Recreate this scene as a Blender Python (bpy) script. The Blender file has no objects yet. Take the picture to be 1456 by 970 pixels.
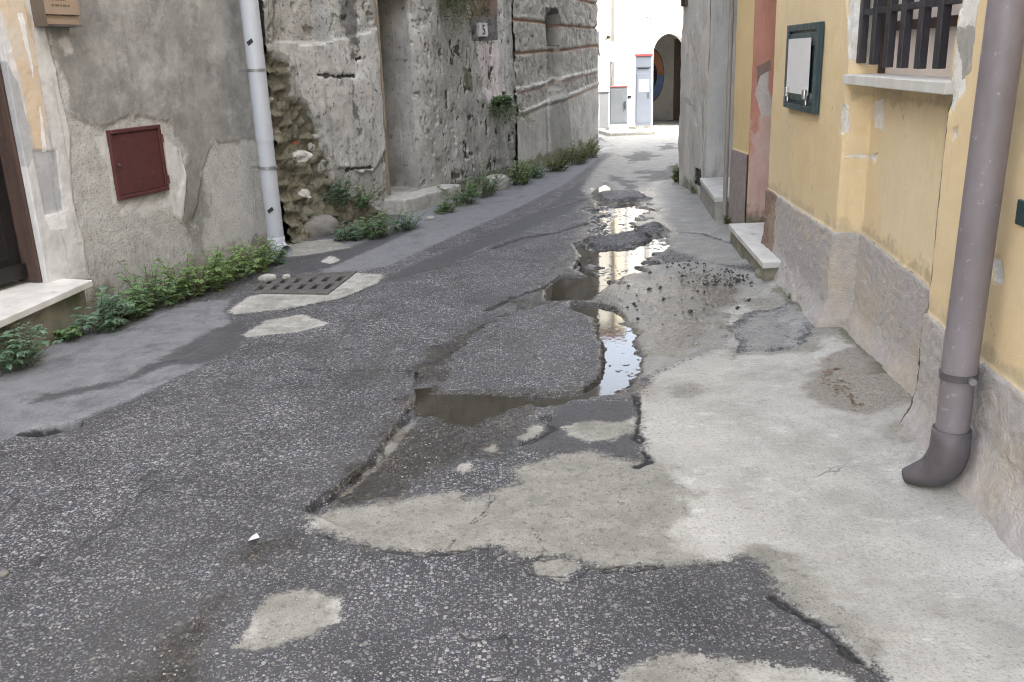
import bpy, math, random
import numpy as np
from mathutils import Vector, Matrix

random.seed(7)
rng = np.random.default_rng(7)
scene = bpy.context.scene
col = scene.collection

# ------------------------------------------------------------------ camera geometry
F, CX, CY, EYE = 1294.0, 728.0, 485.0, 1.6
_d = np.array([153.0, 4134.0, 1294.0]); _d /= np.linalg.norm(_d)
_up = -_d
_fw = np.array([0, 0, 1.0]); _Y = _fw - _up * (_fw @ _up); _Y /= np.linalg.norm(_Y)
_X = np.cross(_Y, _up)
RM = np.array([_X, _Y, _up])            # rows: world axes expressed in camera axes (x right, y down, z forward)

def ray(px, py):
    return RM @ np.array([px - CX, py - CY, F])
def G(px, py, z=0.0):                   # survey: photo point -> point on the level ground
    r = ray(px, py); t = (z - EYE) / r[2]
    return np.array([r[0] * t, r[1] * t])
def Wp(px, py, a, b):                   # survey: photo point -> point on an upright plane through a, b
    a = np.asarray(a, float)[:2]; b = np.asarray(b, float)[:2]
    n = np.array([-(b - a)[1], (b - a)[0]]); r = ray(px, py)
    t = (n @ a) / (n @ r[:2])
    return np.array([r[0] * t, r[1] * t, r[2] * t + EYE])
def proj(x, y, z):
    c = RM.T @ np.array([x, y, z - EYE])
    return CX + F * c[0] / c[2], CY + F * c[1] / c[2]
def ZH(x, y, py):                       # height above (x, y) seen at photo row py
    lo, hi = -2.0, 12.0
    for _ in range(50):
        m = (lo + hi) / 2
        if proj(x, y, m)[1] > py: lo = m
        else: hi = m
    return (lo + hi) / 2

cam = bpy.data.cameras.new('camera')
cam.sensor_width = 36.0; cam.lens = F / 1456 * 36.0; cam.clip_end = 3000; cam.clip_start = 0.05
cam_o = bpy.data.objects.new('camera', cam); col.objects.link(cam_o)
M = Matrix(((RM[0, 0], -RM[0, 1], -RM[0, 2], 0), (RM[1, 0], -RM[1, 1], -RM[1, 2], 0), (RM[2, 0], -RM[2, 1], -RM[2, 2], EYE), (0, 0, 0, 1)))
cam_o.matrix_world = M
scene.camera = cam_o

# ------------------------------------------------------------------ numpy helpers
def _hash(ix, iy, seed):
    h = (ix.astype(np.int64) * 374761393 + iy.astype(np.int64) * 668265263 + seed * 974711) & 0xffffffff
    h = ((h ^ (h >> 13)) * 1274126177) & 0xffffffff
    h = h ^ (h >> 16)
    return (h & 0xffff) / 65535.0
def vnoise(x, y, seed=0):
    ix = np.floor(x); iy = np.floor(y); fx = x - ix; fy = y - iy
    fx = fx * fx * (3 - 2 * fx); fy = fy * fy * (3 - 2 * fy)
    a = _hash(ix, iy, seed); b = _hash(ix + 1, iy, seed); c = _hash(ix, iy + 1, seed); d = _hash(ix + 1, iy + 1, seed)
    return (a * (1 - fx) + b * fx) * (1 - fy) + (c * (1 - fx) + d * fx) * fy
def fbm(x, y, octv=4, seed=0):
    s = 0; amp = 0.5; tot = 0
    for k in range(octv):
        s = s + amp * vnoise(x * 2 ** k + 17.3 * k, y * 2 ** k - 9.1 * k, seed + k); tot += amp; amp *= 0.5
    return s / tot
def sstep(a, b, x):
    t = np.clip((x - a) / (b - a), 0, 1); return t * t * (3 - 2 * t)
def seg_dist(X, Y, pts, closed):
    d = np.full(X.shape, 1e9)
    n = len(pts)
    for i in range(n if closed else n - 1):
        ax, ay = pts[i]; bx, by = pts[(i + 1) % n]
        vx, vy = bx - ax, by - ay; L = vx * vx + vy * vy + 1e-12
        t = np.clip(((X - ax) * vx + (Y - ay) * vy) / L, 0, 1)
        d = np.minimum(d, (X - ax - t * vx) ** 2 + (Y - ay - t * vy) ** 2)
    return np.sqrt(d)
def poly_sdf(X, Y, pts, margin):        # positive inside; -margin far away
    pts = np.asarray(pts, float)
    out = np.full(X.shape, -margin)
    x0, y0 = pts.min(0) - margin; x1, y1 = pts.max(0) + margin
    idx = np.nonzero((X > x0) & (X < x1) & (Y > y0) & (Y < y1))
    if len(idx[0]) == 0: return out
    x = X[idx]; y = Y[idx]
    d = seg_dist(x, y, pts, True)
    ins = np.zeros(x.shape, bool); n = len(pts)
    for i in range(n):
        ax, ay = pts[i]; bx, by = pts[(i + 1) % n]
        if ay == by: continue
        ins ^= ((ay > y) != (by > y)) & (x < (bx - ax) * (y - ay) / (by - ay) + ax)
    out[idx] = np.where(ins, d, -d)
    return out
def line_dist(X, Y, pts, margin):
    pts = np.asarray(pts, float)
    out = np.full(X.shape, margin)
    x0, y0 = pts.min(0) - margin; x1, y1 = pts.max(0) + margin
    idx = np.nonzero((X > x0) & (X < x1) & (Y > y0) & (Y < y1))
    if len(idx[0]): out[idx] = np.minimum(margin, seg_dist(X[idx], Y[idx], pts, False))
    return out

# ------------------------------------------------------------------ object helpers
def tag(o, label=None, cat=None, group=None, kind=None):
    if label: o['label'] = label
    if cat: o['category'] = cat
    if group: o['group'] = group
    if kind: o['kind'] = kind
    return o
def empty(name, loc, label, cat, group=None):
    o = bpy.data.objects.new(name, None); col.objects.link(o)
    o.location = loc; o.empty_display_size = 0.1
    return tag(o, label, cat, group)
def wloc(o):
    v = Vector((0, 0, 0))
    while o is not None: v = v + o.location; o = o.parent
    return v
class MB:
    """collects shapes (world coordinates) and links them as one mesh object"""
    def __init__(s): s.v = []; s.f = []
    def add(s, vs, fs):
        n = len(s.v); s.v += [tuple(map(float, q)) for q in vs]; s.f += [tuple(n + i for i in f) for f in fs]; return s
    def hexa(s, p):                     # 8 points: bottom 4 (ccw from above), top 4
        return s.add(p, [(3, 2, 1, 0), (4, 5, 6, 7), (0, 1, 5, 4), (1, 2, 6, 5), (2, 3, 7, 6), (3, 0, 4, 7)])
    def box(s, c, ax, ay, az):          # centre and three half-axis vectors
        c, ax, ay, az = (np.asarray(q, float) for q in (c, ax, ay, az))
        return s.hexa([c - ax - ay - az, c + ax - ay - az, c + ax + ay - az, c - ax + ay - az,
                       c - ax - ay + az, c + ax - ay + az, c + ax + ay + az, c - ax + ay + az])
    def prism(s, base, z0, z1):         # polygon footprint (ccw) raised from z0 to z1
        n = len(base)
        if sum(base[i][0] * base[(i + 1) % n][1] - base[(i + 1) % n][0] * base[i][1] for i in range(n)) < 0: base = base[::-1]
        return s.add([(x, y, z0) for x, y in base] + [(x, y, z1) for x, y in base],
                     [tuple(range(n))[::-1], tuple(range(n, 2 * n))] + [(i, (i + 1) % n, n + (i + 1) % n, n + i) for i in range(n)])
    def tube(s, pts, radii, seg=16, caps=True, squash=None):
        pts = [np.asarray(p, float) for p in pts]
        if np.isscalar(radii):
            if len(pts) == 2:
                k = max(2, int(np.linalg.norm(pts[1] - pts[0]) / .35)); pts = [pts[0] + (pts[1] - pts[0]) * q for q in np.linspace(0, 1, k)]
            radii = [radii] * len(pts)
        rings = []; u = None
        for i, p in enumerate(pts):
            t = pts[min(i + 1, len(pts) - 1)] - pts[max(i - 1, 0)]; t /= np.linalg.norm(t)
            if u is None:
                u = np.cross(t, (0, 0, 1.0) if abs(t[2]) < .9 else (0, 1.0, 0))
            u = u - t * (u @ t); u /= np.linalg.norm(u); w = np.cross(t, u)
            rings.append([p + radii[i] * (u * math.cos(a) + w * math.sin(a)) for a in np.linspace(0, 2 * math.pi, seg, endpoint=False)])
        vs = [q for r in rings for q in r]; fs = []
        for i in range(len(rings) - 1):
            for k in range(seg):
                fs.append((i * seg + k, i * seg + (k + 1) % seg, (i + 1) * seg + (k + 1) % seg, (i + 1) * seg + k))
        s.add(vs, fs)
        if caps: s.add(rings[0], [tuple(range(seg))[::-1]]); s.add(rings[-1], [tuple(range(seg))])
        return s
    def build(s, name, mat, parent=None, smooth=False, bevel=0, solid=0):
        o0 = wloc(parent) if parent else Vector((0, 0, 0))
        me = bpy.data.meshes.new(name)
        me.from_pydata([(x - o0.x, y - o0.y, z - o0.z) for x, y, z in s.v], [], s.f); me.update()
        o = bpy.data.objects.new(name, me); col.objects.link(o)
        if parent: o.parent = parent
        me.materials.append(mat)
        if smooth: me.polygons.foreach_set('use_smooth', [len(f) <= 4 for f in s.f])
        if solid:
            m = o.modifiers.new('solid', 'SOLIDIFY'); m.thickness = solid; m.offset = 0
        if bevel:
            m = o.modifiers.new('bevel', 'BEVEL'); m.width = bevel; m.segments = 2; m.limit_method = 'ANGLE'
        return o
def grid_mesh(name, P, mat, attrs, parent=None, smooth=True, extra=None):
    """P: (rows, cols, 3) world positions -> one sheet; attrs: name -> (rows, cols); extra: an MB joined on"""
    r, c = P.shape[:2]
    o0 = wloc(parent) if parent else Vector((0, 0, 0))
    V = P.reshape(-1, 3)
    i = np.arange(r * c).reshape(r, c)
    Q = np.stack([i[:-1, :-1], i[:-1, 1:], i[1:, 1:], i[1:, :-1]], -1).reshape(-1, 4)
    loops = Q.reshape(-1); starts = np.arange(len(Q)) * 4; tot = np.full(len(Q), 4)
    if extra:
        n = len(V); V = np.vstack([V, np.array(extra.v)])
        el = np.array([n + k for f in extra.f for k in f]); et = np.array([len(f) for f in extra.f])
        es = len(loops) + np.concatenate([[0], np.cumsum(et)[:-1]])
        loops = np.concatenate([loops, el]); starts = np.concatenate([starts, es]); tot = np.concatenate([tot, et])
    V = V - np.array(o0)
    me = bpy.data.meshes.new(name)
    me.vertices.add(len(V)); me.vertices.foreach_set('co', V.astype(np.float32).ravel())
    me.loops.add(len(loops)); me.loops.foreach_set('vertex_index', loops.astype(np.int32))
    me.polygons.add(len(starts)); me.polygons.foreach_set('loop_start', starts.astype(np.int32))
    try: me.polygons.foreach_set('loop_total', tot.astype(np.int32))
    except Exception: pass
    if smooth:
        sm = np.zeros(len(starts), bool); sm[:len(Q)] = True
        me.polygons.foreach_set('use_smooth', sm)
    me.update(calc_edges=True); me.validate()
    for k, a in attrs.items():
        at = me.attributes.new(k, 'FLOAT', 'POINT')
        full = np.zeros(len(V), np.float32); full[:r * c] = a.ravel()
        at.data.foreach_set('value', full)
    o = bpy.data.objects.new(name, me); col.objects.link(o)
    if parent: o.parent = parent
    me.materials.append(mat)
    return o

# ------------------------------------------------------------------ materials
class NT:
    def __init__(s, name):
        s.m = bpy.data.materials.new(name); s.m.use_nodes = True
        s.t = s.m.node_tree; s.n = s.t.nodes; s.l = s.t.links
        s.bsdf = s.n['Principled BSDF']; s.out = s.n['Material Output']
        s.co = s.n.new('ShaderNodeTexCoord').outputs['Object']
    def lk(s, a, sock):
        if a is None: return
        if isinstance(a, (int, float)): sock.default_value = a
        elif isinstance(a, (tuple, list)):
            sock.default_value = tuple(a) + (1,) if len(a) == 3 and sock.type == 'RGBA' else a
        else: s.l.new(a, sock)
    def noise(s, scale, detail=3, rough=.55, vec=None, dist=0, stretch=None):
        n = s.n.new('ShaderNodeTexNoise')
        v = vec or s.co
        if stretch: v = s.mapping(v, stretch)
        s.l.new(v, n.inputs['Vector'])
        n.inputs['Scale'].default_value = scale; n.inputs['Detail'].default_value = detail
        n.inputs['Roughness'].default_value = rough; n.inputs['Distortion'].default_value = dist
        return n.outputs['Fac']
    def noisec(s, scale):
        n = s.n.new('ShaderNodeTexNoise'); s.l.new(s.co, n.inputs['Vector']); n.inputs['Scale'].default_value = scale
        return n.outputs['Color']
    def mapping(s, v, sc):
        n = s.n.new('ShaderNodeMapping'); s.l.new(v, n.inputs['Vector']); n.inputs['Scale'].default_value = sc
        return n.outputs['Vector']
    def voro(s, scale, feature='F1', out='Distance', vec=None, rand=1):
        n = s.n.new('ShaderNodeTexVoronoi'); s.l.new(vec or s.co, n.inputs['Vector'])
        n.inputs['Scale'].default_value = scale; n.feature = feature; n.inputs['Randomness'].default_value = rand
        return n.outputs[out]
    def math(s, op, a, b=None, clamp=False):
        n = s.n.new('ShaderNodeMath'); n.operation = op; n.use_clamp = clamp
        s.lk(a, n.inputs[0]); s.lk(b, n.inputs[1]); return n.outputs[0]
    def mr(s, v, a, b, c=0.0, d=1.0, smooth=False):
        n = s.n.new('ShaderNodeMapRange'); n.interpolation_type = 'SMOOTHSTEP' if smooth else 'LINEAR'
        s.lk(v, n.inputs[0])
        for i, q in enumerate((a, b, c, d)): s.lk(q, n.inputs[1 + i])
        return n.outputs[0]
    def mix(s, f, a, b, blend='MIX'):
        n = s.n.new('ShaderNodeMix'); n.data_type = 'RGBA'; n.blend_type = blend
        s.lk(f, n.inputs[0]); s.lk(a, n.inputs[6]); s.lk(b, n.inputs[7]); return n.outputs[2]
    def fmix(s, f, a, b):
        n = s.n.new('ShaderNodeMix'); n.data_type = 'FLOAT'
        s.lk(f, n.inputs[0]); s.lk(a, n.inputs[2]); s.lk(b, n.inputs[3]); return n.outputs[0]
    def attr(s, name):
        n = s.n.new('ShaderNodeAttribute'); n.attribute_name = name; return n.outputs['Fac']
    def sepx(s, c):
        n = s.n.new('ShaderNodeSeparateColor'); s.l.new(c, n.inputs[0]); return n.outputs[0]
    def bump(s, h, strength, dist, normal=None):
        n = s.n.new('ShaderNodeBump'); s.lk(h, n.inputs['Height'])
        s.lk(strength, n.inputs['Strength']); n.inputs['Distance'].default_value = dist
        if normal is not None: s.l.new(normal, n.inputs['Normal'])
        return n.outputs['Normal']
    def mask(s, name, nz, amt, soft=.06):
        a = s.attr(name)
        v = s.math('ADD', a, s.math('MULTIPLY', s.math('SUBTRACT', nz, .5), amt))
        return s.mr(v, .5 - soft, .5 + soft, smooth=True)
    def done(s, colr, rough=.9, normal=None, metal=0, spec=None):
        s.lk(colr, s.bsdf.inputs['Base Color']); s.lk(rough, s.bsdf.inputs['Roughness']); s.lk(metal, s.bsdf.inputs['Metallic'])
        if normal is not None: s.l.new(normal, s.bsdf.inputs['Normal'])
        if spec is not None: s.lk(spec, s.bsdf.inputs['Specular IOR Level'])
        return s.m

def simple(name, c1, c2=None, scale=8, rough=.7, metal=0, bump=0, bscale=60, spots=None, spot_scale=25, spot_amt=.62, spec=None, stretch=None):
    t = NT(name)
    c2 = c2 or tuple(q * .75 for q in c1)
    k = t.mix(t.mr(t.noise(scale, 5, .6, stretch=stretch), .3, .7), c1, c2)
    if spots: k = t.mix(t.mr(t.noise(spot_scale, 4, .65), spot_amt, spot_amt + .05), k, spots)
    nr = t.bump(t.noise(bscale, 4, .6), 1.0, bump) if bump else None
    r = t.mr(t.noise(scale * 2, 3), .3, .7, rough - .08, min(1, rough + .08))
    return t.done(k, r, nr, metal, spec)

MAT = dict(
    marble=simple('marble', (.62, .61, .58), (.44, .43, .40), 6, .55, bump=.001, spots=(.30, .29, .26), spot_scale=9, spot_amt=.66, stretch=(1, 1, .4)),
    concrete=simple('concrete', (.36, .35, .32), (.22, .21, .19), 7, .95, bump=.006, bscale=70),
    mossy=simple('mossy_concrete', (.25, .23, .19), (.11, .115, .07), 6, .95, bump=.008, bscale=50),
    stone=simple('stone', (.22, .205, .185), (.13, .125, .115), 9, .85, bump=.01, bscale=40),
    palestone=simple('pale_stone', (.44, .43, .40), (.27, .26, .24), 12, .9, bump=.006, bscale=60),
    oxide=simple('oxide_paint', (.085, .022, .021), (.060, .018, .018), 12, .55, bump=.001, bscale=90, spots=(.13, .065, .055), spot_scale=26, spot_amt=.64),
    greypipe=simple('grey_plastic', (.42, .445, .485), (.33, .35, .385), 3, .6, stretch=(1, 1, .12), spots=(.30, .30, .30), spot_scale=30, spot_amt=.72),
    lead=simple('lead_paint', (.205, .185, .20), (.135, .12, .13), 5, .5, bump=.0012, bscale=30, spots=(.25, .24, .25), spot_scale=34, spot_amt=.63, stretch=(1, 1, .5)),
    castiron=simple('cast_iron', (.105, .094, .10), (.058, .052, .056), 7, .5, bump=.001, bscale=60, spots=(.15, .14, .14), spot_scale=24, spot_amt=.68),
    grate=simple('grate_iron', (.115, .105, .10), (.06, .055, .055), 14, .7, bump=.002, bscale=80),
    darkwood=simple('dark_wood', (.016, .014, .014), (.009, .008, .008), 8, .4, stretch=(8, 8, .6)),
    wood=simple('worn_wood', (.075, .042, .03), (.04, .027, .022), 10, .75, bump=.002, bscale=60, stretch=(3, 3, .3)),
    bar=simple('bar_paint', (.026, .025, .034), (.015, .014, .018), 9, .5, bump=.001, spots=(.07, .035, .022), spot_scale=18, spot_amt=.66),
    green=simple('green_paint', (.028, .060, .068), (.018, .040, .047), 9, .4, spots=(.10, .14, .14), spot_scale=40, spot_amt=.72),
    chrome=simple('chrome', (.75, .75, .75), (.5, .5, .5), 20, .2, metal=1),
    paper=simple('paper', (.66, .65, .65), (.58, .58, .59), 4, .6),
    cabinet=simple('cabinet_grey', (.19, .205, .22), (.165, .18, .19), 3, .5),
    cabinet_pale=simple('cabinet_pale', (.22, .245, .285), (.195, .215, .25), 3, .45),
    redtrim=simple('red_trim', (.42, .09, .09), (.34, .075, .075), 6, .5),
    white=simple('white_paint', (.74, .74, .73), (.66, .66, .65), 4, .6),
    dark=simple('dark_gap', (.02, .02, .02), (.012, .012, .012), 5, .8),
    galv=simple('galvanised', (.30, .30, .30), (.2, .2, .2), 10, .5, metal=.6),
    brass=simple('brass_box', (.30, .225, .165), (.24, .18, .13), 5, .5),
    brassdark=simple('brass_dark', (.12, .092, .068), (.085, .066, .05), 6, .6),
    brick=simple('brick', (.30, .13, .08), (.22, .10, .065), 30, .9, bump=.004),
    plaque=simple('plaque', (.56, .56, .56), (.42, .42, .43), 8, .5),
    ink=simple('ink', (.03, .03, .035), None, 5, .6),
    shade=simple('roller_shutter', (.72, .63, .58), (.64, .56, .51), 3, .7),
    orange=simple('orange_paint', (.30, .13, .06), (.20, .08, .035), 6, .6),
    blue=simple('blue_paint', (.07, .12, .26), (.05, .08, .18), 6, .6),
    leafdry=simple('dry_leaf', (.17, .095, .05), (.10, .06, .035), 20, .8),
    tar=simple('tar_crumb', (.030, .029, .030), (.05, .048, .046), 30, .8, bump=.004, bscale=120),
    cable=simple('cable', (.16, .16, .16), None, 5, .6),
    roof=simple('roof_tile', (.26, .12, .08), (.16, .08, .06), 8, .9),
    innerwall=simple('inner_wall', (.33, .31, .28), (.25, .24, .22), 4, .9),
)
def leaf_mat(name, a, b, c):
    t = NT(name)
    k = t.mix(t.mr(t.noise(28, 3), .32, .68), a, b)
    k = t.mix(t.mr(t.noise(9, 2), .55, .72), k, c)
    t.done(k, .5)
    tr = t.n.new('ShaderNodeBsdfTranslucent'); t.l.new(k, tr.inputs[0])
    mx = t.n.new('ShaderNodeMixShader'); mx.inputs[0].default_value = .3
    t.l.new(t.bsdf.outputs[0], mx.inputs[1]); t.l.new(tr.outputs[0], mx.inputs[2]); t.l.new(mx.outputs[0], t.out.inputs[0])
    return t.m
LEAF = leaf_mat('leaf_green', (.13, .22, .09), (.19, .29, .13), (.09, .17, .11))
LEAFB = leaf_mat('leaf_blue_green', (.12, .215, .13), (.18, .27, .18), (.09, .15, .10))
LEAFC = leaf_mat('leaf_bright_green', (.17, .28, .09), (.24, .34, .13), (.12, .19, .07))
LEAFY = leaf_mat('leaf_yellow_green', (.13, .17, .045), (.19, .21, .07), (.08, .13, .04))
STEM = simple('plant_stem', (.10, .11, .05), (.08, .06, .035), 20, .7)

def water_mat():
    t = NT('water')
    n = t.bump(t.noise(26, 2), .25, .0010)
    t.done((.055, .048, .036), .035, n)
    t.bsdf.inputs['IOR'].default_value = 1.42
    t.bsdf.inputs['Transmission Weight'].default_value = .35
    return t.m
WATER = water_mat()

def road_mat():
    t = NT('road_surface')
    n1 = t.noise(42, 4, .65); n2 = t.noise(9, 4, .6); n3 = t.noise(130, 3, .6); big = t.noise(1.6, 4, .6)
    # exposed aggregate asphalt: every cell a stone of its own tone, packed in binder
    wv = t.warp(60, .006)
    v1 = t.voro(66, out='Color', vec=wv); d1 = t.voro(66, vec=wv)
    v2 = t.voro(150, out='Color'); d2 = t.voro(150)
    r1 = t.sepx(v1); r2 = t.sepx(v2)
    binder = t.mix(t.mr(big, .3, .7), (.026, .026, .032), (.072, .071, .079))
    def stones(r, v, lo):
        tone = t.math('POWER', t.mr(r, .3, 1), 1.5)
        sp = t.n.new('ShaderNodeSeparateColor'); t.l.new(v, sp.inputs[0])
        return t.mix(tone, lo, t.mix(sp.outputs[1], (.46, .48, .57), (.66, .63, .57)))
    cov = t.math('MULTIPLY', t.mr(t.noise(3.2, 5, .7), .32, .58, .25, 1.0), t.mr(t.noise(.7, 4, .6), .34, .58, .55, 1.0))
    cov = t.math('MULTIPLY', cov, t.attr('cover'))
    on1 = t.math('MULTIPLY', t.mr(r1, .34, .40), t.mr(d1, .50, .38))
    on2 = t.math('MULTIPLY', t.mr(r2, .36, .42), t.mr(d2, .52, .38))
    a = t.mix(t.math('MULTIPLY', on2, t.fmix(cov, .40, 1.0)), binder, stones(r2, v2, (.035, .035, .042)))
    a = t.mix(t.math('MULTIPLY', on1, cov), a, stones(r1, v1, (.040, .040, .050)))
    v3 = t.voro(31, out='Color', vec=wv); r3 = t.sepx(v3); a = t.mix(t.math('MULTIPLY', t.mr(r3, .90, .93), t.mr(t.voro(31, vec=wv), .34, .24)), a, t.mix(t.noise(70, 3), (.10, .10, .115), (.42, .40, .37)))
    grime = t.mr(t.noise(1.3, 6, .7, stretch=(1.6, .6, 1)), .52, .66, 0, .6)
    a = t.mix(grime, a, t.mix(n3, (.030, .028, .026), (.085, .08, .072)))
    hst = t.math('ADD', t.math('MULTIPLY', on1, 1.0), t.math('MULTIPLY', on2, .6))
    ak = t.voro(1.1, 'DISTANCE_TO_EDGE', vec=t.warp(4, .35)); a = t.mix(t.math('MULTIPLY', t.mr(ak, .008, .003, 0, .85), t.mr(t.noise(.8, 2), .50, .58)), a, (.016, .016, .018))
    tr = t.mr(t.noise(.55, 3, .5, stretch=(2.2, .5, 1)), .46, .60); a = t.mix(t.math('MULTIPLY', tr, .18), a, t.mix(n3, (.060, .059, .062), (.125, .122, .12)))
    # smooth old asphalt (gutter strips)
    g = t.mix(t.mr(n2, .3, .7), (.125, .128, .142), (.215, .218, .232))
    g = t.mix(t.math('MULTIPLY', on2, .40), g, t.mix(r2, (.07, .07, .08), (.38, .38, .38)))
    g = t.mix(t.mr(t.noise(4, 5, .7), .55, .68, 0, .7), g, (.075, .075, .084))
    g = t.mix(t.mr(n3, .60, .70), g, (.075, .075, .082))
    nj = t.math('ADD', t.math('MULTIPLY', n1, .5), t.math('MULTIPLY', t.noise(11, 5, .7), .5)); mg = t.mask('smooth', nj, 1.7, .16)
    c = t.mix(mg, a, g)
    # dark sealed asphalt patches
    dk = t.mix(t.mr(n2, .3, .7), (.045, .045, .050), (.075, .075, .082))
    dk = t.mix(t.math('MULTIPLY', on2, .35), dk, (.2, .2, .2))
    md = t.mask('dark', nj, 1.8, .2)
    c = t.mix(md, c, dk)
    # old worn pale road skin
    w = t.mix(t.mr(t.noise(6, 5, .65), .3, .7), (.22, .216, .205), (.33, .322, .30))
    w = t.mix(t.mr(n3, .60, .68), w, (.07, .07, .068))
    w = t.mix(t.math('MULTIPLY', on1, .28), w, (.09, .09, .09))
    mw = t.mask('worn', nj, 2.0, .2)
    c = t.mix(mw, c, w)
    # cement screed
    s = t.mix(t.mr(t.noise(2.6, 6, .65), .3, .7), (.465, .455, .425), (.33, .322, .298))
    s = t.mix(t.mr(t.noise(14, 5, .7), .55, .75), s, (.345, .335, .31))
    s = t.mix(t.mr(t.noise(60, 4, .7), .56, .68), s, (.27, .265, .245))
    s = t.mix(t.mr(t.noise(5, 6, .75, stretch=(1, 2.2, 1)), .56, .70, 0, .8), s, (.60, .595, .575))
    s = t.mix(t.mr(n3, .60, .68, 0, .55), s, (.56, .55, .53))
    s = t.mix(t.mr(t.voro(17), .10, .07, 0, .5), s, (.16, .155, .15))
    aged = t.mix(t.mr(t.noise(7, 6, .7), .35, .65), (.31, .30, .27), (.20, .195, .172))
    aged = t.mix(t.mr(t.noise(30, 5, .7), .54, .64), aged, (.15, .146, .13))
    aged = t.mix(t.mr(n3, .56, .66), aged, (.13, .125, .11))
    s = t.mix(t.mask('aged', t.noise(8, 6, .75), 1.6, .2), s, aged)
    s = t.mix(t.mr(t.noise(2.1, 7, .75), .46, .60, 0, .5), s, aged)
    s = t.mix(t.mr(t.noise(90, 3, .7), .56, .64, 0, .6), s, (.20, .195, .18))
    dirt = t.mix(t.mr(n1, .35, .65), (.17, .15, .125), (.27, .25, .215))
    dirt = t.mix(t.mr(n3, .55, .62), dirt, (.09, .075, .06))
    s = t.mix(t.math('MULTIPLY', t.mask('dirt', n2, 1.0, .2), .85), s, dirt)
    ck = t.voro(.8, 'DISTANCE_TO_EDGE', vec=t.warp(5, .25))
    s = t.mix(t.math('MULTIPLY', t.mr(ck, .006, .002, 0, .8), t.mr(t.noise(1.1, 2), .55, .62)), s, (.17, .165, .15))
    nk = t.math('ADD', t.math('MULTIPLY', nj, .72), t.math('MULTIPLY', n3, .28)); ms = t.mask('cement', nk, 3.2, .16)
    c = t.mix(ms, c, s)
    # earth, moss and cracks
    c = t.mix(t.math('MULTIPLY', t.mask('moss', n1, .9, .2), .8), c, t.mix(n1, (.075, .075, .04), (.13, .12, .075)))
    c = t.mix(t.mask('crack', n1, .5, .15), c, (.022, .022, .024))
    # damp
    wet = t.mask('wet', n2, .7, .25)
    damp = t.mix(1.0, c, (.50, .46, .39), 'MULTIPLY')
    c = t.mix(wet, c, damp)
    rough = t.fmix(ms, t.mr(n2, .3, .7, .52, .68), .9)
    rough = t.fmix(wet, rough, t.mr(n1, .35, .65, .10, .30))
    h = t.math('ADD', t.math('MULTIPLY', hst, t.fmix(mg, .9, .35)), t.math('MULTIPLY', n3, .7))
    h2 = t.math('ADD', t.math('MULTIPLY', n3, .5), t.math('MULTIPLY', n1, .8))
    h = t.fmix(t.math('MAXIMUM', ms, t.math('MULTIPLY', mw, .7)), h, h2)
    nr = t.bump(h, t.fmix(wet, 1.0, .8), .006)
    return t.done(c, rough, nr)
def _warp(s, scale, amt):
    n = s.noisec(scale)
    v = s.n.new('ShaderNodeVectorMath'); v.operation = 'MULTIPLY_ADD'
    s.l.new(n, v.inputs[0]); v.inputs[1].default_value = (amt,) * 3; s.l.new(s.co, v.inputs[2])
    return v.outputs[0]
NT.warp = _warp

def plaster(name, base, layers, bump=.006, bscale=90, pits=None, streak=None, rough=.92, bump2=.01, spk=None, soot=None):
    """base: (c1, c2, scale); layers: (attribute, c1, c2, scale, jag amount, bump factor)"""
    t = NT(name)
    e1 = t.noise(26, 4, .65); e2 = t.noise(7, 5, .65); fine = t.noise(bscale, 3, .6)
    c = t.mix(t.mr(t.noise(base[2], 5, .65), .3, .7), base[0], base[1])
    if spk: c = t.mix(t.mr(fine, .55, .68, 0, spk[1]), c, spk[0])
    h = fine
    for at, c1, c2, sc, amt, bf in layers:
        m = t.mask(at, e1 if amt < 1 else e2, amt, .05 if amt < 1 else .14)
        lc = t.mix(t.mr(t.noise(sc, 5, .65), .32, .68), c1, c2)
        c = t.mix(m, c, lc)
        h = t.fmix(m, h, t.math('MULTIPLY', fine, bf))
    if streak:
        st = t.noise(5, 5, .7, stretch=(3.2, 3.2, .28), dist=.3)
        c = t.mix(t.mr(st, streak[1], streak[1] + .16, 0, streak[2]), c, streak[0])
    if pits:
        pv = t.noise(pits[1], 4, .7, dist=.4)
        pm = t.mr(pv, pits[2], pits[2] + .05)
        c = t.mix(t.math('MULTIPLY', pm, .85), c, pits[0]); h = t.math('SUBTRACT', h, t.math('MULTIPLY', pm, 1.6))
    if soot:
        c = t.mix(t.mr(t.noise(2.2, 6, .7), .48, .68, 0, soot[1]), c, soot[0])
    nr = t.bump(t.noise(12, 5, .65), .7, bump2)
    nr = t.bump(h, 1.0, bump, nr)
    return t.done(c, rough, nr)

# ------------------------------------------------------------------ plan of the lane
DA = np.array([0.352, 1.0]); A1 = np.array([-2.165, 8.266])
DB = np.array([0.4973, 1.0]); B0 = np.array([-2.05, 8.42])
def lane_left(y):
    y = np.asarray(y, float)
    xa = A1[0] - (A1[1] - np.maximum(y, 4.2)) * .352
    xb = B0[0] + (np.minimum(y, 15.7) - B0[1]) * .4973
    return np.where(y < 8.3, xa, xb)
def lane_right(y):
    y = np.asarray(y, float)
    return np.interp(y, [-8, 2.5, 3.4, 6.9, 7.2, 8.0, 11.3, 12.5, 13.5, 22], [1.72, 1.72, 1.80, 1.97, 2.2, 2.35, 2.40, 3.2, 6.0, 8.0])

def gp(pts, z=0.0):
    return np.array([G(px, py, z) for px, py in pts])

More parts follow.
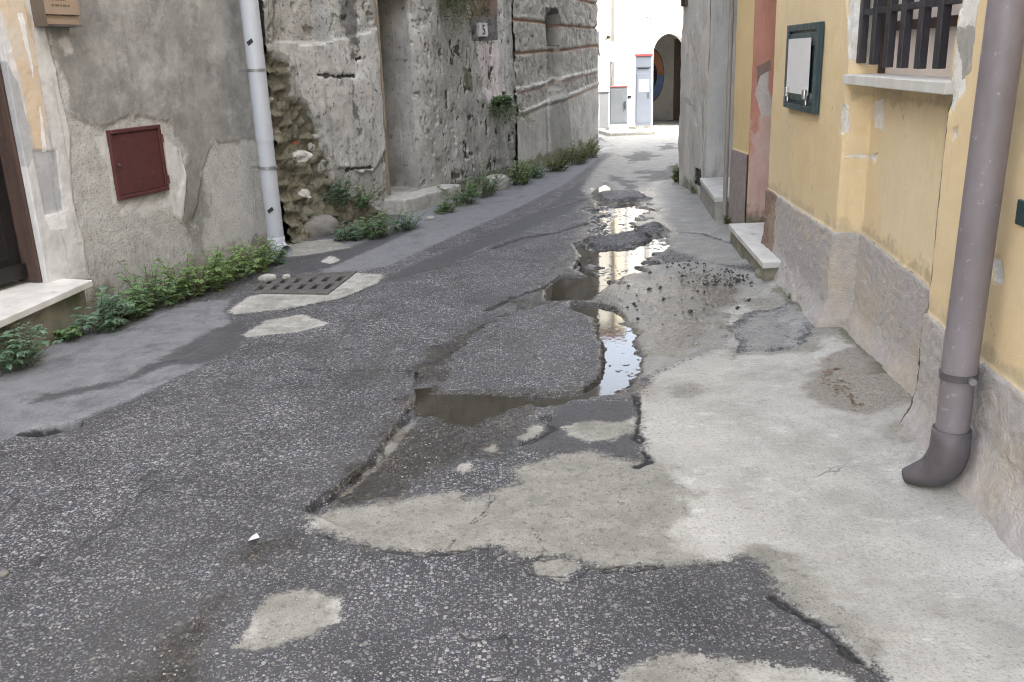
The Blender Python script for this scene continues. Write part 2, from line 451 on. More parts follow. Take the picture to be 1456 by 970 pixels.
# ------------------------------------------------------------------ road surface
def build_road():
    inv = np.arange(1 / 1.85, 1 / 5.0, -0.62 / 1456)
    ys = np.concatenate([np.linspace(-7, 1.80, 60), 1 / inv, np.arange(5.0, 12, .016), np.arange(12, 22.5, .03)])
    us = np.linspace(0, 1, 860)
    Yg = np.repeat(ys[:, None], len(us), 1)
    L = lane_left(ys)[:, None] - .3; R = lane_right(ys)[:, None] + .32
    Xg = L + (R - L) * us[None]
    Z = (fbm(Xg * .9, Yg * .9, 3, 5) - .5) * .016 + (fbm(Xg * 7, Yg * 7, 3, 9) - .5) * .006
    jag = fbm(Xg * 14, Yg * 14, 4, 31) - .5
    jag2 = fbm(Xg * 5, Yg * 5, 4, 77) - .5
    gritn = fbm(Xg * 38, Yg * 38, 3, 88)
    at = {k: np.zeros(Xg.shape) for k in ('cement', 'aged', 'dirt', 'smooth', 'dark', 'worn', 'wet', 'crack', 'moss')}
    at['cover'] = np.ones(Xg.shape)
    def reg(name, pts, w=.07, top=1.0, j=0.0):
        s = poly_sdf(Xg, Yg, gp(pts), max(.4, 2 * w))
        if j: s = s + jag2 * j
        at[name] = np.maximum(at[name], np.clip(.5 + s / (2 * w), 0, 1) * top)
        return s
    # cement screed along the yellow house and its tongues
    CEM = [(905, 562), (930, 533), (965, 517), (1030, 492), (1036, 470), (1035, 442), (1060, 422), (1108, 405), (1140, 420), (1215, 470), (1330, 580), (1440, 700), (1560, 800),
           (1640, 1100), (1330, 1100), (1262, 968), (1238, 944), (1195, 905), (1130, 862), (1100, 830), (1085, 806), (1055, 786), (1035, 796), (1000, 801), (930, 804), (860, 809), (835, 797),
           (790, 791), (745, 793), (700, 776), (650, 783), (590, 786), (540, 779), (500, 771), (455, 758), (437, 738), (460, 722), (520, 714), (590, 704), (632, 700), (660, 709), (700, 700),
           (738, 686), (728, 668), (790, 648), (840, 641), (870, 650), (922, 655), (912, 628), (908, 590)]
    s_cem = reg('cement', CEM)
    for p in ([(800, 606), (840, 596), (885, 600), (905, 590), (905, 612), (870, 625), (835, 628), (805, 618)], [(335, 921), (378, 846), (430, 838), (486, 850), (482, 884), (440, 903), (388, 922)],
              [(748, 800), (786, 788), (828, 803), (800, 824), (762, 817)], [(835, 1010), (890, 948), (960, 925), (1050, 938), (1150, 948), (1215, 962), (1250, 1010)],
              [(630, 703), (645, 695), (662, 703), (645, 711)], [(650, 662), (668, 656), (672, 668), (656, 672)], [(688, 640), (704, 630), (708, 644)], [(735, 622), (765, 600), (775, 608), (748, 628)],
              [(325, 442), (352, 424), (375, 418), (462, 417), (500, 388), (545, 390), (538, 402), (482, 424), (400, 440), (332, 447)], [(344, 476), (380, 455), (430, 447), (470, 460), (424, 472), (352, 479)],
              [(410, 345), (470, 340), (500, 352), (440, 362), (405, 366)], [(455, 372), (470, 363), (486, 369), (470, 375)]):
        reg('cement', p, .035)
    for p in ([(420, 690), (560, 700), (700, 690), (760, 630), (880, 636), (955, 660), (992, 700), (962, 760), (1010, 815), (700, 815), (420, 780)],
              [(1078, 775), (1130, 800), (1210, 868), (1256, 912), (1258, 955), (1195, 912), (1125, 866), (1085, 820)], [(740, 820), (740, 780), (830, 790), (830, 825)],
              [(315, 945), (370, 825), (505, 832), (500, 915), (390, 945)], [(790, 630), (800, 590), (910, 585), (910, 630)], [(960, 545), (1005, 545), (1005, 560), (960, 562)],
              [(1050, 430), (1120, 410), (1200, 470), (1150, 500), (1040, 505)], [(1390, 640), (1450, 700), (1560, 800), (1560, 700), (1440, 610)], [(820, 1010), (900, 930), (1080, 930), (1040, 1010)]):
        reg('aged', p, .12, j=.25)
    reg('aged', [(320, 447), (352, 420), (470, 410), (500, 384), (550, 388), (540, 405), (482, 428), (400, 444), (430, 445), (475, 460), (424, 476), (340, 482)], .1, .50)
    reg('aged', [(400, 335), (490, 330), (520, 352), (440, 370), (400, 372)], .1)
    reg('dirt', [(1140, 550), (1168, 512), (1245, 500), (1300, 540), (1312, 585), (1235, 592), (1170, 578)], .08)
    reg('dirt', [(1230, 610), (1310, 590), (1360, 690), (1290, 700)], .12, .56)
    # gutter strips of smoother asphalt beside the grey houses
    reg('smooth', [(-400, 800), (0, 628), (50, 612), (105, 600), (180, 570), (285, 520), (330, 470), (320, 440), (330, 425), (100, 450), (-100, 540), (-400, 650)])
    reg('smooth', [(470, 395), (548, 379), (640, 338), (720, 303), (800, 264), (840, 236), (870, 205), (840, 195), (735, 245), (610, 282), (560, 320), (480, 345), (440, 372)])
    reg('dark', [(170, 540), (300, 470), (345, 455), (352, 480), (330, 500), (288, 517), (240, 520), (150, 552), (40, 575), (60, 560)])
    reg('dark', [(538, 400), (600, 372), (690, 335), (780, 292), (835, 252), (852, 262), (812, 300), (700, 347), (640, 376), (560, 402)])
    reg('smooth', [(1036, 470), (1060, 443), (1138, 436), (1192, 455), (1160, 472), (1130, 496), (1050, 500)], .14, .72, j=.15)
    reg('worn', [(1030, 470), (1055, 440), (1138, 432), (1196, 455), (1160, 476), (1130, 500), (1050, 504)], .12, .56, j=.2)
    reg('dark', [(860, 980), (905, 925), (1000, 915), (1120, 925), (1210, 955), (1240, 990), (1000, 1010)], .06)
    reg('dark', [(745, 640), (800, 575), (900, 570), (908, 590), (908, 640), (920, 660), (870, 645), (790, 640)], .06)
    reg('dark', [(905, 292), (1005, 286), (1035, 312), (1005, 333), (930, 327)], .08)
    reg('dark', [(400, 372), (500, 350), (600, 318), (585, 330), (470, 380), (420, 392)], .05)
    at['cement'] = np.where(poly_sdf(Xg, Yg, gp([(1036, 470), (1060, 443), (1138, 436), (1192, 455), (1160, 472), (1130, 496), (1050, 500)]), .3) + jag * .10 + jag2 * .1 > 0, .1, at['cement'])
    # worn pale skin in the middle and at the far end
    reg('worn', [(868, 402), (930, 376), (1000, 370), (1095, 398), (1110, 410), (1060, 424), (1036, 444), (1036, 472), (1030, 494), (965, 518), (930, 532), (908, 538), (905, 480), (880, 452), (884, 428), (850, 402)], .08)
    reg('worn', [(930, 345), (905, 320), (860, 300), (826, 270), (850, 236), (880, 212), (845, 190), (1000, 176), (1010, 290), (1060, 335), (1090, 385), (1000, 372)], .12)
    reg('worn', [(845, 215), (900, 172), (1000, 172), (1000, 230), (900, 230)], .3, .8, j=.6)
    for p in ([(880, 222), (915, 214), (935, 222), (900, 232)], [(905, 245), (960, 236), (965, 252), (925, 258)], [(870, 250), (905, 262), (900, 270), (865, 262)], [(935, 205), (962, 202), (962, 212), (940, 214)]): reg('dark', p, .2, .9, j=.5); at['worn'] *= 1 - .7 * sstep(-.1, .1, poly_sdf(Xg, Yg, gp(p), .5) + jag2 * .5)
    # damp ground
    reg('wet', [(440, 742), (470, 690), (580, 590), (588, 520), (640, 480), (700, 455), (790, 385), (826, 330), (836, 265), (925, 282), (965, 330), (905, 400), (915, 560), (770, 580), (745, 610), (690, 655), (600, 682), (520, 708)], .16, j=.35)
    reg('wet', [(150, 1000), (250, 870), (355, 772), (430, 742), (470, 760), (410, 800), (345, 870), (290, 1000)], .12, .62, j=.3)
    reg('wet', [(880, 402), (1000, 376), (1060, 415), (1034, 480), (960, 512), (905, 490)], .15, .72, j=.5)
    reg('wet', [(840, 300), (935, 255), (965, 330), (960, 380), (860, 390)], .2, .75, j=.3)
    # earth and moss at the wall feet
    dl = Xg - lane_left(Yg); dr = lane_right(Yg) - Xg
    at['moss'] = np.maximum(at['moss'], np.where(Yg < 16, np.clip(.9 - (dl + jag2 * .25) / .22, 0, 1), 0))
    at['moss'] = np.maximum(at['moss'], np.where((Yg > 4.2) & (Yg < 12.5), np.clip(.80 - (dr + jag2 * .35) / .24, 0, 1), 0))
    # stone cover of the asphalt
    cv = poly_sdf(Xg, Yg, gp([(850, 815), (1050, 800), (1100, 850), (1210, 940), (1000, 915), (900, 930), (840, 880), (780, 840)]), .4)
    at['cover'] -= .45 * sstep(-.1, .1, cv + jag2 * .2)
    # ---- height: lost layers, holes, ruts
    lowcrack = [(432, 728), (470, 702), (520, 662), (560, 612), (586, 572), (590, 528)]
    s = poly_sdf(Xg, Yg, gp(lowcrack + [(640, 520), (800, 560), (780, 640), (700, 690), (520, 760)]), .6)
    dcr = line_dist(Xg, Yg, gp(lowcrack), .8)
    Z -= .026 * sstep(-.012, .020, s + jag * .022) * np.exp(-dcr / .22)
    Z += .010 * sstep(.012, -.020, s + jag * .022) * np.exp(-dcr / .20)
    def hollow(pts, depth, w=.03, j=.06, rough=.010):
        nonlocal Z
        s = poly_sdf(Xg, Yg, gp(pts), .5) + jag * j + jag2 * j
        Z = Z - depth * sstep(-w, w, s) + rough * sstep(-w, w, s) * (gritn - .25) * 2
        return s
    hollow([(596, 560), (640, 557), (745, 559), (738, 572), (700, 586), (672, 602), (630, 596), (602, 582)], .022, .03)
    hollow([(846, 452), (872, 440), (900, 462), (910, 530), (872, 557), (800, 575), (742, 571), (742, 565), (830, 554), (860, 540), (864, 510)], .030, .03, .08)
    hollow([(775, 408), (795, 391), (850, 393), (870, 402), (855, 412), (835, 426), (775, 428)], .034, .02, .03)
    hollow([(812, 428), (842, 432), (880, 440), (888, 455), (850, 452), (815, 440)], .034, .03, .05)
    hollow([(850, 404), (832, 352), (850, 330), (846, 296), (905, 283), (925, 300), (900, 320), (960, 340), (935, 372), (880, 396)], .026, .06, .34)
    hollow([(835, 272), (860, 260), (875, 266), (850, 280)], .03, .06, .1)
    hollow([(28, 618), (60, 604), (112, 598), (120, 606), (60, 620)], .06, .02, .03)
    # islands of asphalt left standing in the water
    for p, hh in (([(835, 340), (900, 328), (925, 340), (890, 352), (845, 352)], .035), ([(842, 276), (905, 274), (925, 284), (860, 290)], .04), ([(906, 325), (930, 318), (950, 330), (915, 338)], .035)):
        s = poly_sdf(Xg, Yg, gp(p), .5) + jag * .1
        Z += hh * sstep(-.05, .05, s)
        at['wet'] *= 1 - .8 * sstep(-.05, .05, s); at['worn'] *= 1 - sstep(-.05, .05, s)
    # the round plate of newer asphalt stands proud
    s = poly_sdf(Xg, Yg, gp([(612, 556), (640, 500), (690, 462), (730, 440), (800, 430), (845, 452), (856, 480), (858, 520), (850, 545), (800, 558), (740, 556), (680, 556)]), .5) + jag * .10
    Z += .006 * sstep(-.03, .03, s + jag * .06)
    at['wet'] = np.where(s > .03, at['wet'] * .35, at['wet'])
    # ridges / edges of patches
    def edge(pts, depth, w, cr=0.0, lift=0.0):
        nonlocal Z
        d = np.abs(line_dist(Xg, Yg, gp(pts), .5) + jag * .06 + jag2 * .02)
        Z = Z - depth * np.exp(-(d / w) ** 2) + lift * np.exp(-(d / .10) ** 2)
        if cr: at['crack'] = np.maximum(at['crack'], np.clip(1.0 - d / (2.2 * w), 0, 1) * cr)
    edge([(690, 441), (720, 427), (750, 415), (775, 408)], .024, .025, .8)
    edge([(440, 722), (490, 690), (530, 655), (562, 612), (582, 580)], .010, .010, .68)
    reg('worn', [(448, 726), (505, 690), (548, 652), (578, 612), (596, 590), (570, 600), (530, 652), (490, 694)], .02, .8)
    edge([(400, 524), (470, 526), (590, 528)], .01, .015, .66)
    edge([(850, 455), (862, 490), (862, 535), (835, 553)], .012, .02, .8)
    edge([(820, 345), (832, 362), (820, 380), (850, 398)], .03, .03, .9)
    edge([(700, 352), (740, 338), (790, 330), (830, 318)], .02, .04, .8)
    edge([(770, 300), (800, 292), (830, 284)], .02, .04, .6)
    edge([(860, 808), (930, 804), (1000, 801), (1040, 797)], .014, .012, .66)
    edge([(1098, 846), (1130, 866), (1195, 912), (1238, 948), (1280, 980), (1330, 1040)], .018, .014, .72)
    edge([(790, 790), (745, 795), (755, 815), (805, 824), (835, 808)], .006, .010, .58)
    edge([(455, 762), (540, 782), (600, 788), (700, 778)], .008, .012, .62)
    edge([(905, 562), (910, 590), (905, 615), (922, 655), (905, 662)], .014, .016, .75)
    edge([(762, 600), (778, 592), (785, 610), (745, 632)], .012, .014, .72)
    edge([(28, 616), (60, 608), (112, 600)], .02, .02, 1)
    edge([(330, 446), (400, 442), (480, 426), (540, 402)], .012, .016, .7)
    edge([(120, 592), (200, 560), (288, 520)], .008, .03, .52)
    edge([(200, 520), (262, 508), (300, 490)], .012, .014, .62)
    edge([(640, 776), (660, 750), (690, 730), (700, 705)], .004, .006, .60)
    edge([(735, 735), (760, 752), (780, 790)], .004, .006, .58)
    edge([(545, 400), (640, 376), (700, 350)], .008, .025, .5)
    edge([(1040, 345), (1000, 332), (930, 327)], .015, .04, .6)
    # ground climbs to meet the yellow house, and sinks at the drain pit
    Z += np.where(Yg < 7, .05 * sstep(.32, 0.0, dr), 0)
    s = poly_sdf(Xg, Yg, gp([(364, 415), (463, 415), (494, 391), (384, 398)]), .3)
    Z -= .16 * sstep(0, .01, s)
    at['crack'] = np.where(s > -.004, 1, at['crack'])  # same mask also colours the whole drain pit near black
    # coarse grit
    grit = vnoise(Xg * 75, Yg * 75, 3) * vnoise(Xg * 40, Yg * 40, 8)
    Z += .006 * grit * np.clip(1 - at['cement'] * 1.4, .12, 1) * sstep(14, 5, Yg)
    P = np.stack([Xg, Yg, Z], -1)
    o = grid_mesh('road', P, road_mat(), at)
    tag(o, 'patched and broken lane of asphalt and cement', None, None, 'structure')
build_road()

g = MB().add([(-400, -400, -.35), (400, -400, -.35), (400, 600, -.35), (-400, 600, -.35)], [(0, 1, 2, 3)])
tag(g.build('ground', MAT['concrete']), None, None, None, 'structure')

# water lying in the holes
def water(name, pts, z):
    q = gp(pts, z)
    o = MB().add([(x, y, z) for x, y in q], [tuple(range(len(q)))[::-1]]).build(name, WATER)
    if o.data.polygons[0].normal.z < 0: o.data.flip_normals()
    tag(o, None, None, None, 'structure')
water('water', [(588, 553), (640, 550), (752, 555), (748, 576), (705, 592), (676, 610), (625, 602), (590, 590)], -.0165)
water('water', [(835, 440), (876, 430), (912, 458), (920, 536), (874, 566), (800, 585), (734, 576), (738, 560), (830, 546), (850, 540), (852, 500)], -.0200)
water('water', [(765, 412), (790, 386), (852, 388), (882, 402), (860, 416), (836, 431), (768, 432)], -.0170)
water('water', [(802, 424), (842, 428), (884, 434), (900, 458), (850, 458), (805, 444)], -.0205)
water('water', [(840, 408), (815, 352), (835, 330), (830, 292), (908, 276), (940, 300), (915, 320), (985, 340), (950, 378), (880, 404)], -.0160)
water('water', [(825, 274), (860, 254), (885, 264), (850, 286)], -.0170)
# ------------------------------------------------------------------ walls
class Wall:
    """an upright relief sheet from point a along d (plan), outward side to the right of d"""
    def __init__(s, a, d):
        s.a = np.asarray(a, float); s.d = np.asarray(d, float) / np.linalg.norm(d); s.n = np.array([s.d[1], -s.d[0]])
    def uz(s, px, py):
        p = Wp(px, py, s.a, s.a + s.d); return np.array([(p[:2] - s.a) @ s.d, p[2]])
    def uzs(s, pts): return np.array([s.uz(*q) for q in pts])
    def at(s, u, z=None, out=0.0):
        p = s.a + s.d * u + s.n * out
        return p if z is None else np.array([p[0], p[1], z])
    def plan(s, u, z):                    # (u, out) of a survey point
        q = np.asarray(u)[:2] - s.a; return q @ s.d, q @ s.n
    def foot(s, u0, u1, o0, o1): return [s.at(u0, out=o0), s.at(u0, out=o1), s.at(u1, out=o1), s.at(u1, out=o0)]
    def box(s, mb, u0, u1, z0, z1, o0, o1):
        f = [s.at(u0, out=o1), s.at(u0, out=o0), s.at(u1, out=o0), s.at(u1, out=o1)]
        a = 0.5 * sum(f[i][0] * f[(i + 1) % 4][1] - f[(i + 1) % 4][0] * f[i][1] for i in range(4))
        if a < 0: f = f[::-1]
        return mb.prism(f, z0, z1)
    def setup(s, us, zs):
        s.U, s.Z = np.meshgrid(us, zs); s.D = np.zeros(s.U.shape); s.att = {}
        s.J = fbm(s.U * 13, s.Z * 13, 4, 51) - .5; s.J2 = fbm(s.U * 4, s.Z * 4, 4, 52) - .5
    def reg(s, name, pts, w=.04, top=1.0, j=0.0, uz=False):
        q = np.asarray(pts, float) if uz else s.uzs(pts)
        sd = poly_sdf(s.U, s.Z, q, max(.3, 2 * w)) + s.J2 * j
        if name:
            s.att.setdefault(name, np.zeros(s.U.shape))
            s.att[name] = np.maximum(s.att[name], np.clip(.5 + sd / (2 * w), 0, 1) * top)
        return sd
    def sheet(s, name, mat, parent, extra):
        P = np.stack([s.a[0] + s.d[0] * s.U + s.n[0] * s.D, s.a[1] + s.d[1] * s.U + s.n[1] * s.D, s.Z], -1)
        return grid_mesh(name, P, mat, s.att, parent, True, extra)
def cols(u0, u1, du, jambs=()):
    us = [np.arange(u0, u1, du), [u1]]
    for j in jambs: us.append(np.linspace(j - .004, j + .004, 26))
    return np.unique(np.concatenate(us))
def jamb(u, a, b):                        # 1 between the jambs a and b, sides 8 mm wide
    return np.clip((u - a + .004) / .008, 0, 1) * np.clip((b + .004 - u) / .008, 0, 1)

# ================= grey stuccoed house on the near left
WA = Wall(A1, DA)
def house_stucco():
    root = empty('stucco_house', (*WA.at(-1.2), 0), 'grey roughcast house with dark door and small maroon wall hatch', 'house')
    du = -WA.uz(62, 380)[0]
    uj = -du
    WA.setup(cols(-4.9, .10, .0105, (uj,)), np.concatenate([np.arange(-.12, 2.55, .0105)]))
    U, Z = WA.U, WA.Z
    R = WA.reg
    WA.D += (fbm(U * 3, Z * 3, 4, 3) - .5) * .014 + (fbm(U * 40, Z * 40, 3, 4) - .5) * .005
    s = R('dark', [(62, 30), (95, -60), (420, -60), (366, 195), (300, 196), (294, 235), (285, 260), (262, 320), (252, 300), (262, 215), (240, 165), (150, 178), (100, 160), (80, 100)], .10, j=.16)
    WA.D += .010 * sstep(-.02, .02, s)
    R('dark', [(255, 320), (270, 240), (300, 230), (300, 350), (285, 385), (262, 380)], .10, .62, j=.2)
    R('rustystain', [(330, 100), (352, 60), (372, 200), (350, 190)], .08, .9, j=.1)
    s = R('white', [(-90, -120), (20, -120), (48, -20), (78, 100), (96, 190), (103, 280), (128, 400), (50, 405), (-80, 60)], .035, j=.05)
    WA.D += .014 * sstep(-.01, .01, s)
    R('ochre', [(-30, -60), (12, -30), (40, 20), (58, 130), (66, 216), (46, 220), (34, 150), (8, 40)], .025, j=.05)
    s = R('grey', [(-40, 40), (-10, 60), (25, 120), (44, 215), (40, 250), (-30, 110)], .03, j=.06)
    s = R('grey', [(44, 214), (78, 214), (87, 300), (62, 306), (55, 270)], .015); WA.D -= .006 * sstep(-.01, .01, s)
    s = R('white', [(223, 168), (236, 200), (256, 214), (263, 250), (258, 318), (246, 305), (240, 266), (234, 215)], .02); WA.D += .012 * sstep(-.01, .01, s)
    s = R('white', [(130, 192), (151, 185), (168, 292), (156, 296), (150, 240)], .05, .8)
    R('white', [(80, 55), (98, 50), (104, 78), (90, 84)], .04, .7)
    R('white', [(160, 292), (245, 270), (250, 300), (170, 318)], .06, .58)
    R('whitest', [(60, 306), (90, 304), (95, 325), (68, 330)], .03, j=.05)
    R('whitest', [(22, 18), (30, 20), (66, 216), (58, 218), (54, 150)], .012, j=.03)
    R('moss', [(60, 480), (130, 400), (400, 310), (420, 380), (120, 500)], .16, .62, j=.2)
    # doorway
    m = jamb(U, -9, uj); WA.D = np.where(m > 0, WA.D * (1 - m) - .30 * m, WA.D)
    ex = MB()
    WA.box(ex, uj + .05, .06, -.2, 2.6, -4.5, -.03)
    WA.box(ex, -5.4, uj + .05, -.2, 2.6, -4.5, -.34)
    ex.prism([WA.at(.06, out=-4.5), WA.at(-5.4, out=-4.5), WA.at(-5.4, out=0.0), WA.at(.06, out=0.0)], 2.52, 7.6)
    p = WA.at(-5.4); ex.prism([(p[0] - 4, -8), (p[0], -8), (p[0], p[1]), (p[0] - 4, p[1] + 1.5)], -.2, 9.5)
    mat = plaster('roughcast', ((.47, .46, .44), (.31, .305, .29), 9),
                  [('rustystain', (.17, .15, .12), (.24, .22, .19), 8, .9, .6),
                   ('dark', (.15, .148, .142), (.29, .285, .27), 3.5, 1.3, .45),
                   ('moss', (.16, .155, .12), (.22, .21, .18), 9, 1.2, .9),
                   ('white', (.56, .55, .54), (.42, .415, .41), 8, 1.2, .25),
                   ('ochre', (.53, .42, .30), (.46, .38, .29), 8, .5, .2),
                   ('grey', (.30, .305, .315), (.36, .36, .37), 7, .5, .15),
                   ('whitest', (.70, .70, .70), (.56, .56, .56), 14, .9, .4)],
                  bump=.008, bscale=75, bump2=.005, spk=((.15, .145, .135), .8), streak=((.13, .129, .124), .56, .55), soot=((.52, .515, .50), .45))
    WA.sheet('wall', mat, root, ex)
    # door leaf, frame
    f = MB(); WA.box(f, uj - .022, uj + .002, .3, 2.5, -.22, -.03); f.build('door_frame', MAT['wood'], root, bevel=.004)
    d = MB(); WA.box(d, uj - 1.1, uj - .024, .335, 2.45, -.20, -.15)
    for (ua, ub, za, zb) in ((uj - .55, uj - .12, .47, 1.15), (uj - .55, uj - .12, 1.28, 2.3), (uj - 1.05, uj - .62, .47, 1.15)):
        WA.box(d, ua, ub, za, zb, -.152, -.135); WA.box(d, ua + .05, ub - .05, za + .05, zb - .05, -.137, -.122)
    WA.box(d, uj - 1.1, uj - .024, .335, .43, -.152, -.115)
    dl = d.build('door', MAT['darkwood'], root, bevel=.006)
    # maroon hatch
    q = WA.uzs([(150, 184.5), (221, 178.5), (240, 267), (167, 288)])
    uc = [(q[0][0] + q[3][0]) / 2, (q[1][0] + q[2][0]) / 2]; zt = (q[0][1] + q[1][1]) / 2; zb = (q[2][1] + q[3][1]) / 2
    h = MB(); fr = .028
    WA.box(h, uc[0], uc[1], zt - fr, zt, -.03, .026); WA.box(h, uc[0], uc[1], zb, zb + fr, -.03, .026)
    WA.box(h, uc[0], uc[0] + fr, zb + fr, zt - fr, -.03, .026); WA.box(h, uc[1] - fr, uc[1], zb + fr, zt - fr, -.03, .026)
    hf = h.build('wall_hatch', MAT['oxide'], root, bevel=.004)
    l = MB(); WA.box(l, uc[0] + fr + .003, uc[1] - fr - .003, zb + fr + .003, zt - fr - .003, -.03, .015)
    lf = l.build('hatch_leaf', MAT['oxide'], hf, bevel=.004)
    for z in (zb + .08, zt - .10):
        k = MB(); k.tube([WA.at(uc[1] - .006, z - .03, .03), WA.at(uc[1] - .006, z + .03, .03)], .011, 10); k.build('hinge', MAT['oxide'], hf)
    k = MB(); k.tube([WA.at(uc[0] + fr + .025, (zb + zt) / 2, .012), WA.at(uc[0] + fr + .025, (zb + zt) / 2, .028)], .012, 12); k.build('lock', MAT['castiron'], hf)
    # threshold
    a = G(131, 398, .295); b = G(-40, 473, .295)
    ua, oa = WA.plan(a, 0); ub, ob = WA.plan(b, 0)
    f4 = [WA.at(ua, out=-.02), WA.at(uj - .0, out=-.28), WA.at(ub, out=-.28), WA.at(ub, out=ob), WA.at(ua, out=oa)]
    if sum(f4[i][0] * f4[(i + 1) % 5][1] - f4[(i + 1) % 5][0] * f4[i][1] for i in range(5)) < 0: f4 = f4[::-1]
    MB().prism(f4, .250, .295).build('threshold', MAT['marble'], root, bevel=.006)
    f5 = [WA.at(ua - .03, out=-.05), WA.at(ub, out=-.05), WA.at(ub, out=ob - .05), WA.at(ua - .03, out=max(oa - .05, .01))]
    if sum(f5[i][0] * f5[(i + 1) % 4][1] - f5[(i + 1) % 4][0] * f5[i][1] for i in range(4)) < 0: f5 = f5[::-1]
    MB().prism(f5, -.1, .249).build('step_base', MAT['mossy'], root)
    # mail box fixed beside the door
    p0 = WA.uz(53, 41); p1 = WA.uz(100, 41)
    m = empty('mailbox', (*WA.at(p0[0]), p0[1]), 'brown metal mailbox with two short engraved lines, beside the dark door', 'mailbox')
    z0 = p0[1] + .01; ua, ub = p0[0] - .03, p1[0] - .02
    b = MB(); WA.box(b, ua, ub, z0 + .07, z0 + .42, .004, .12); b.build('body', MAT['brass'], m, bevel=.004)
    b = MB(); WA.box(b, ua + .004, ub - .004, z0 + .012, z0 + .068, .004, .105); b.build('lower_flap', MAT['brass'], m, bevel=.003)
    b = MB(); WA.box(b, ua - .002, ub + .006, z0, z0 + .010, .002, .118); b.build('base_plate', MAT['castiron'], m)
    b = MB(); WA.box(b, ua - .004, ua - .001, z0, z0 + .42, .004, .118); b.build('side_panel', MAT['brassdark'], m)
    for k, (za, x0, x1) in enumerate(((.155, .20, .62), (.120, .20, .72))):
        w = ub - ua; x = x0; b = MB()
        while x < x1:
            L = rng.uniform(.05, .12); WA.box(b, ua + w * x, ua + w * min(x + L, x1), z0 + za, z0 + za + .012, .12, .1212); x += L + .03
        b.build('engraving', MAT['brassdark'], m)
house_stucco()

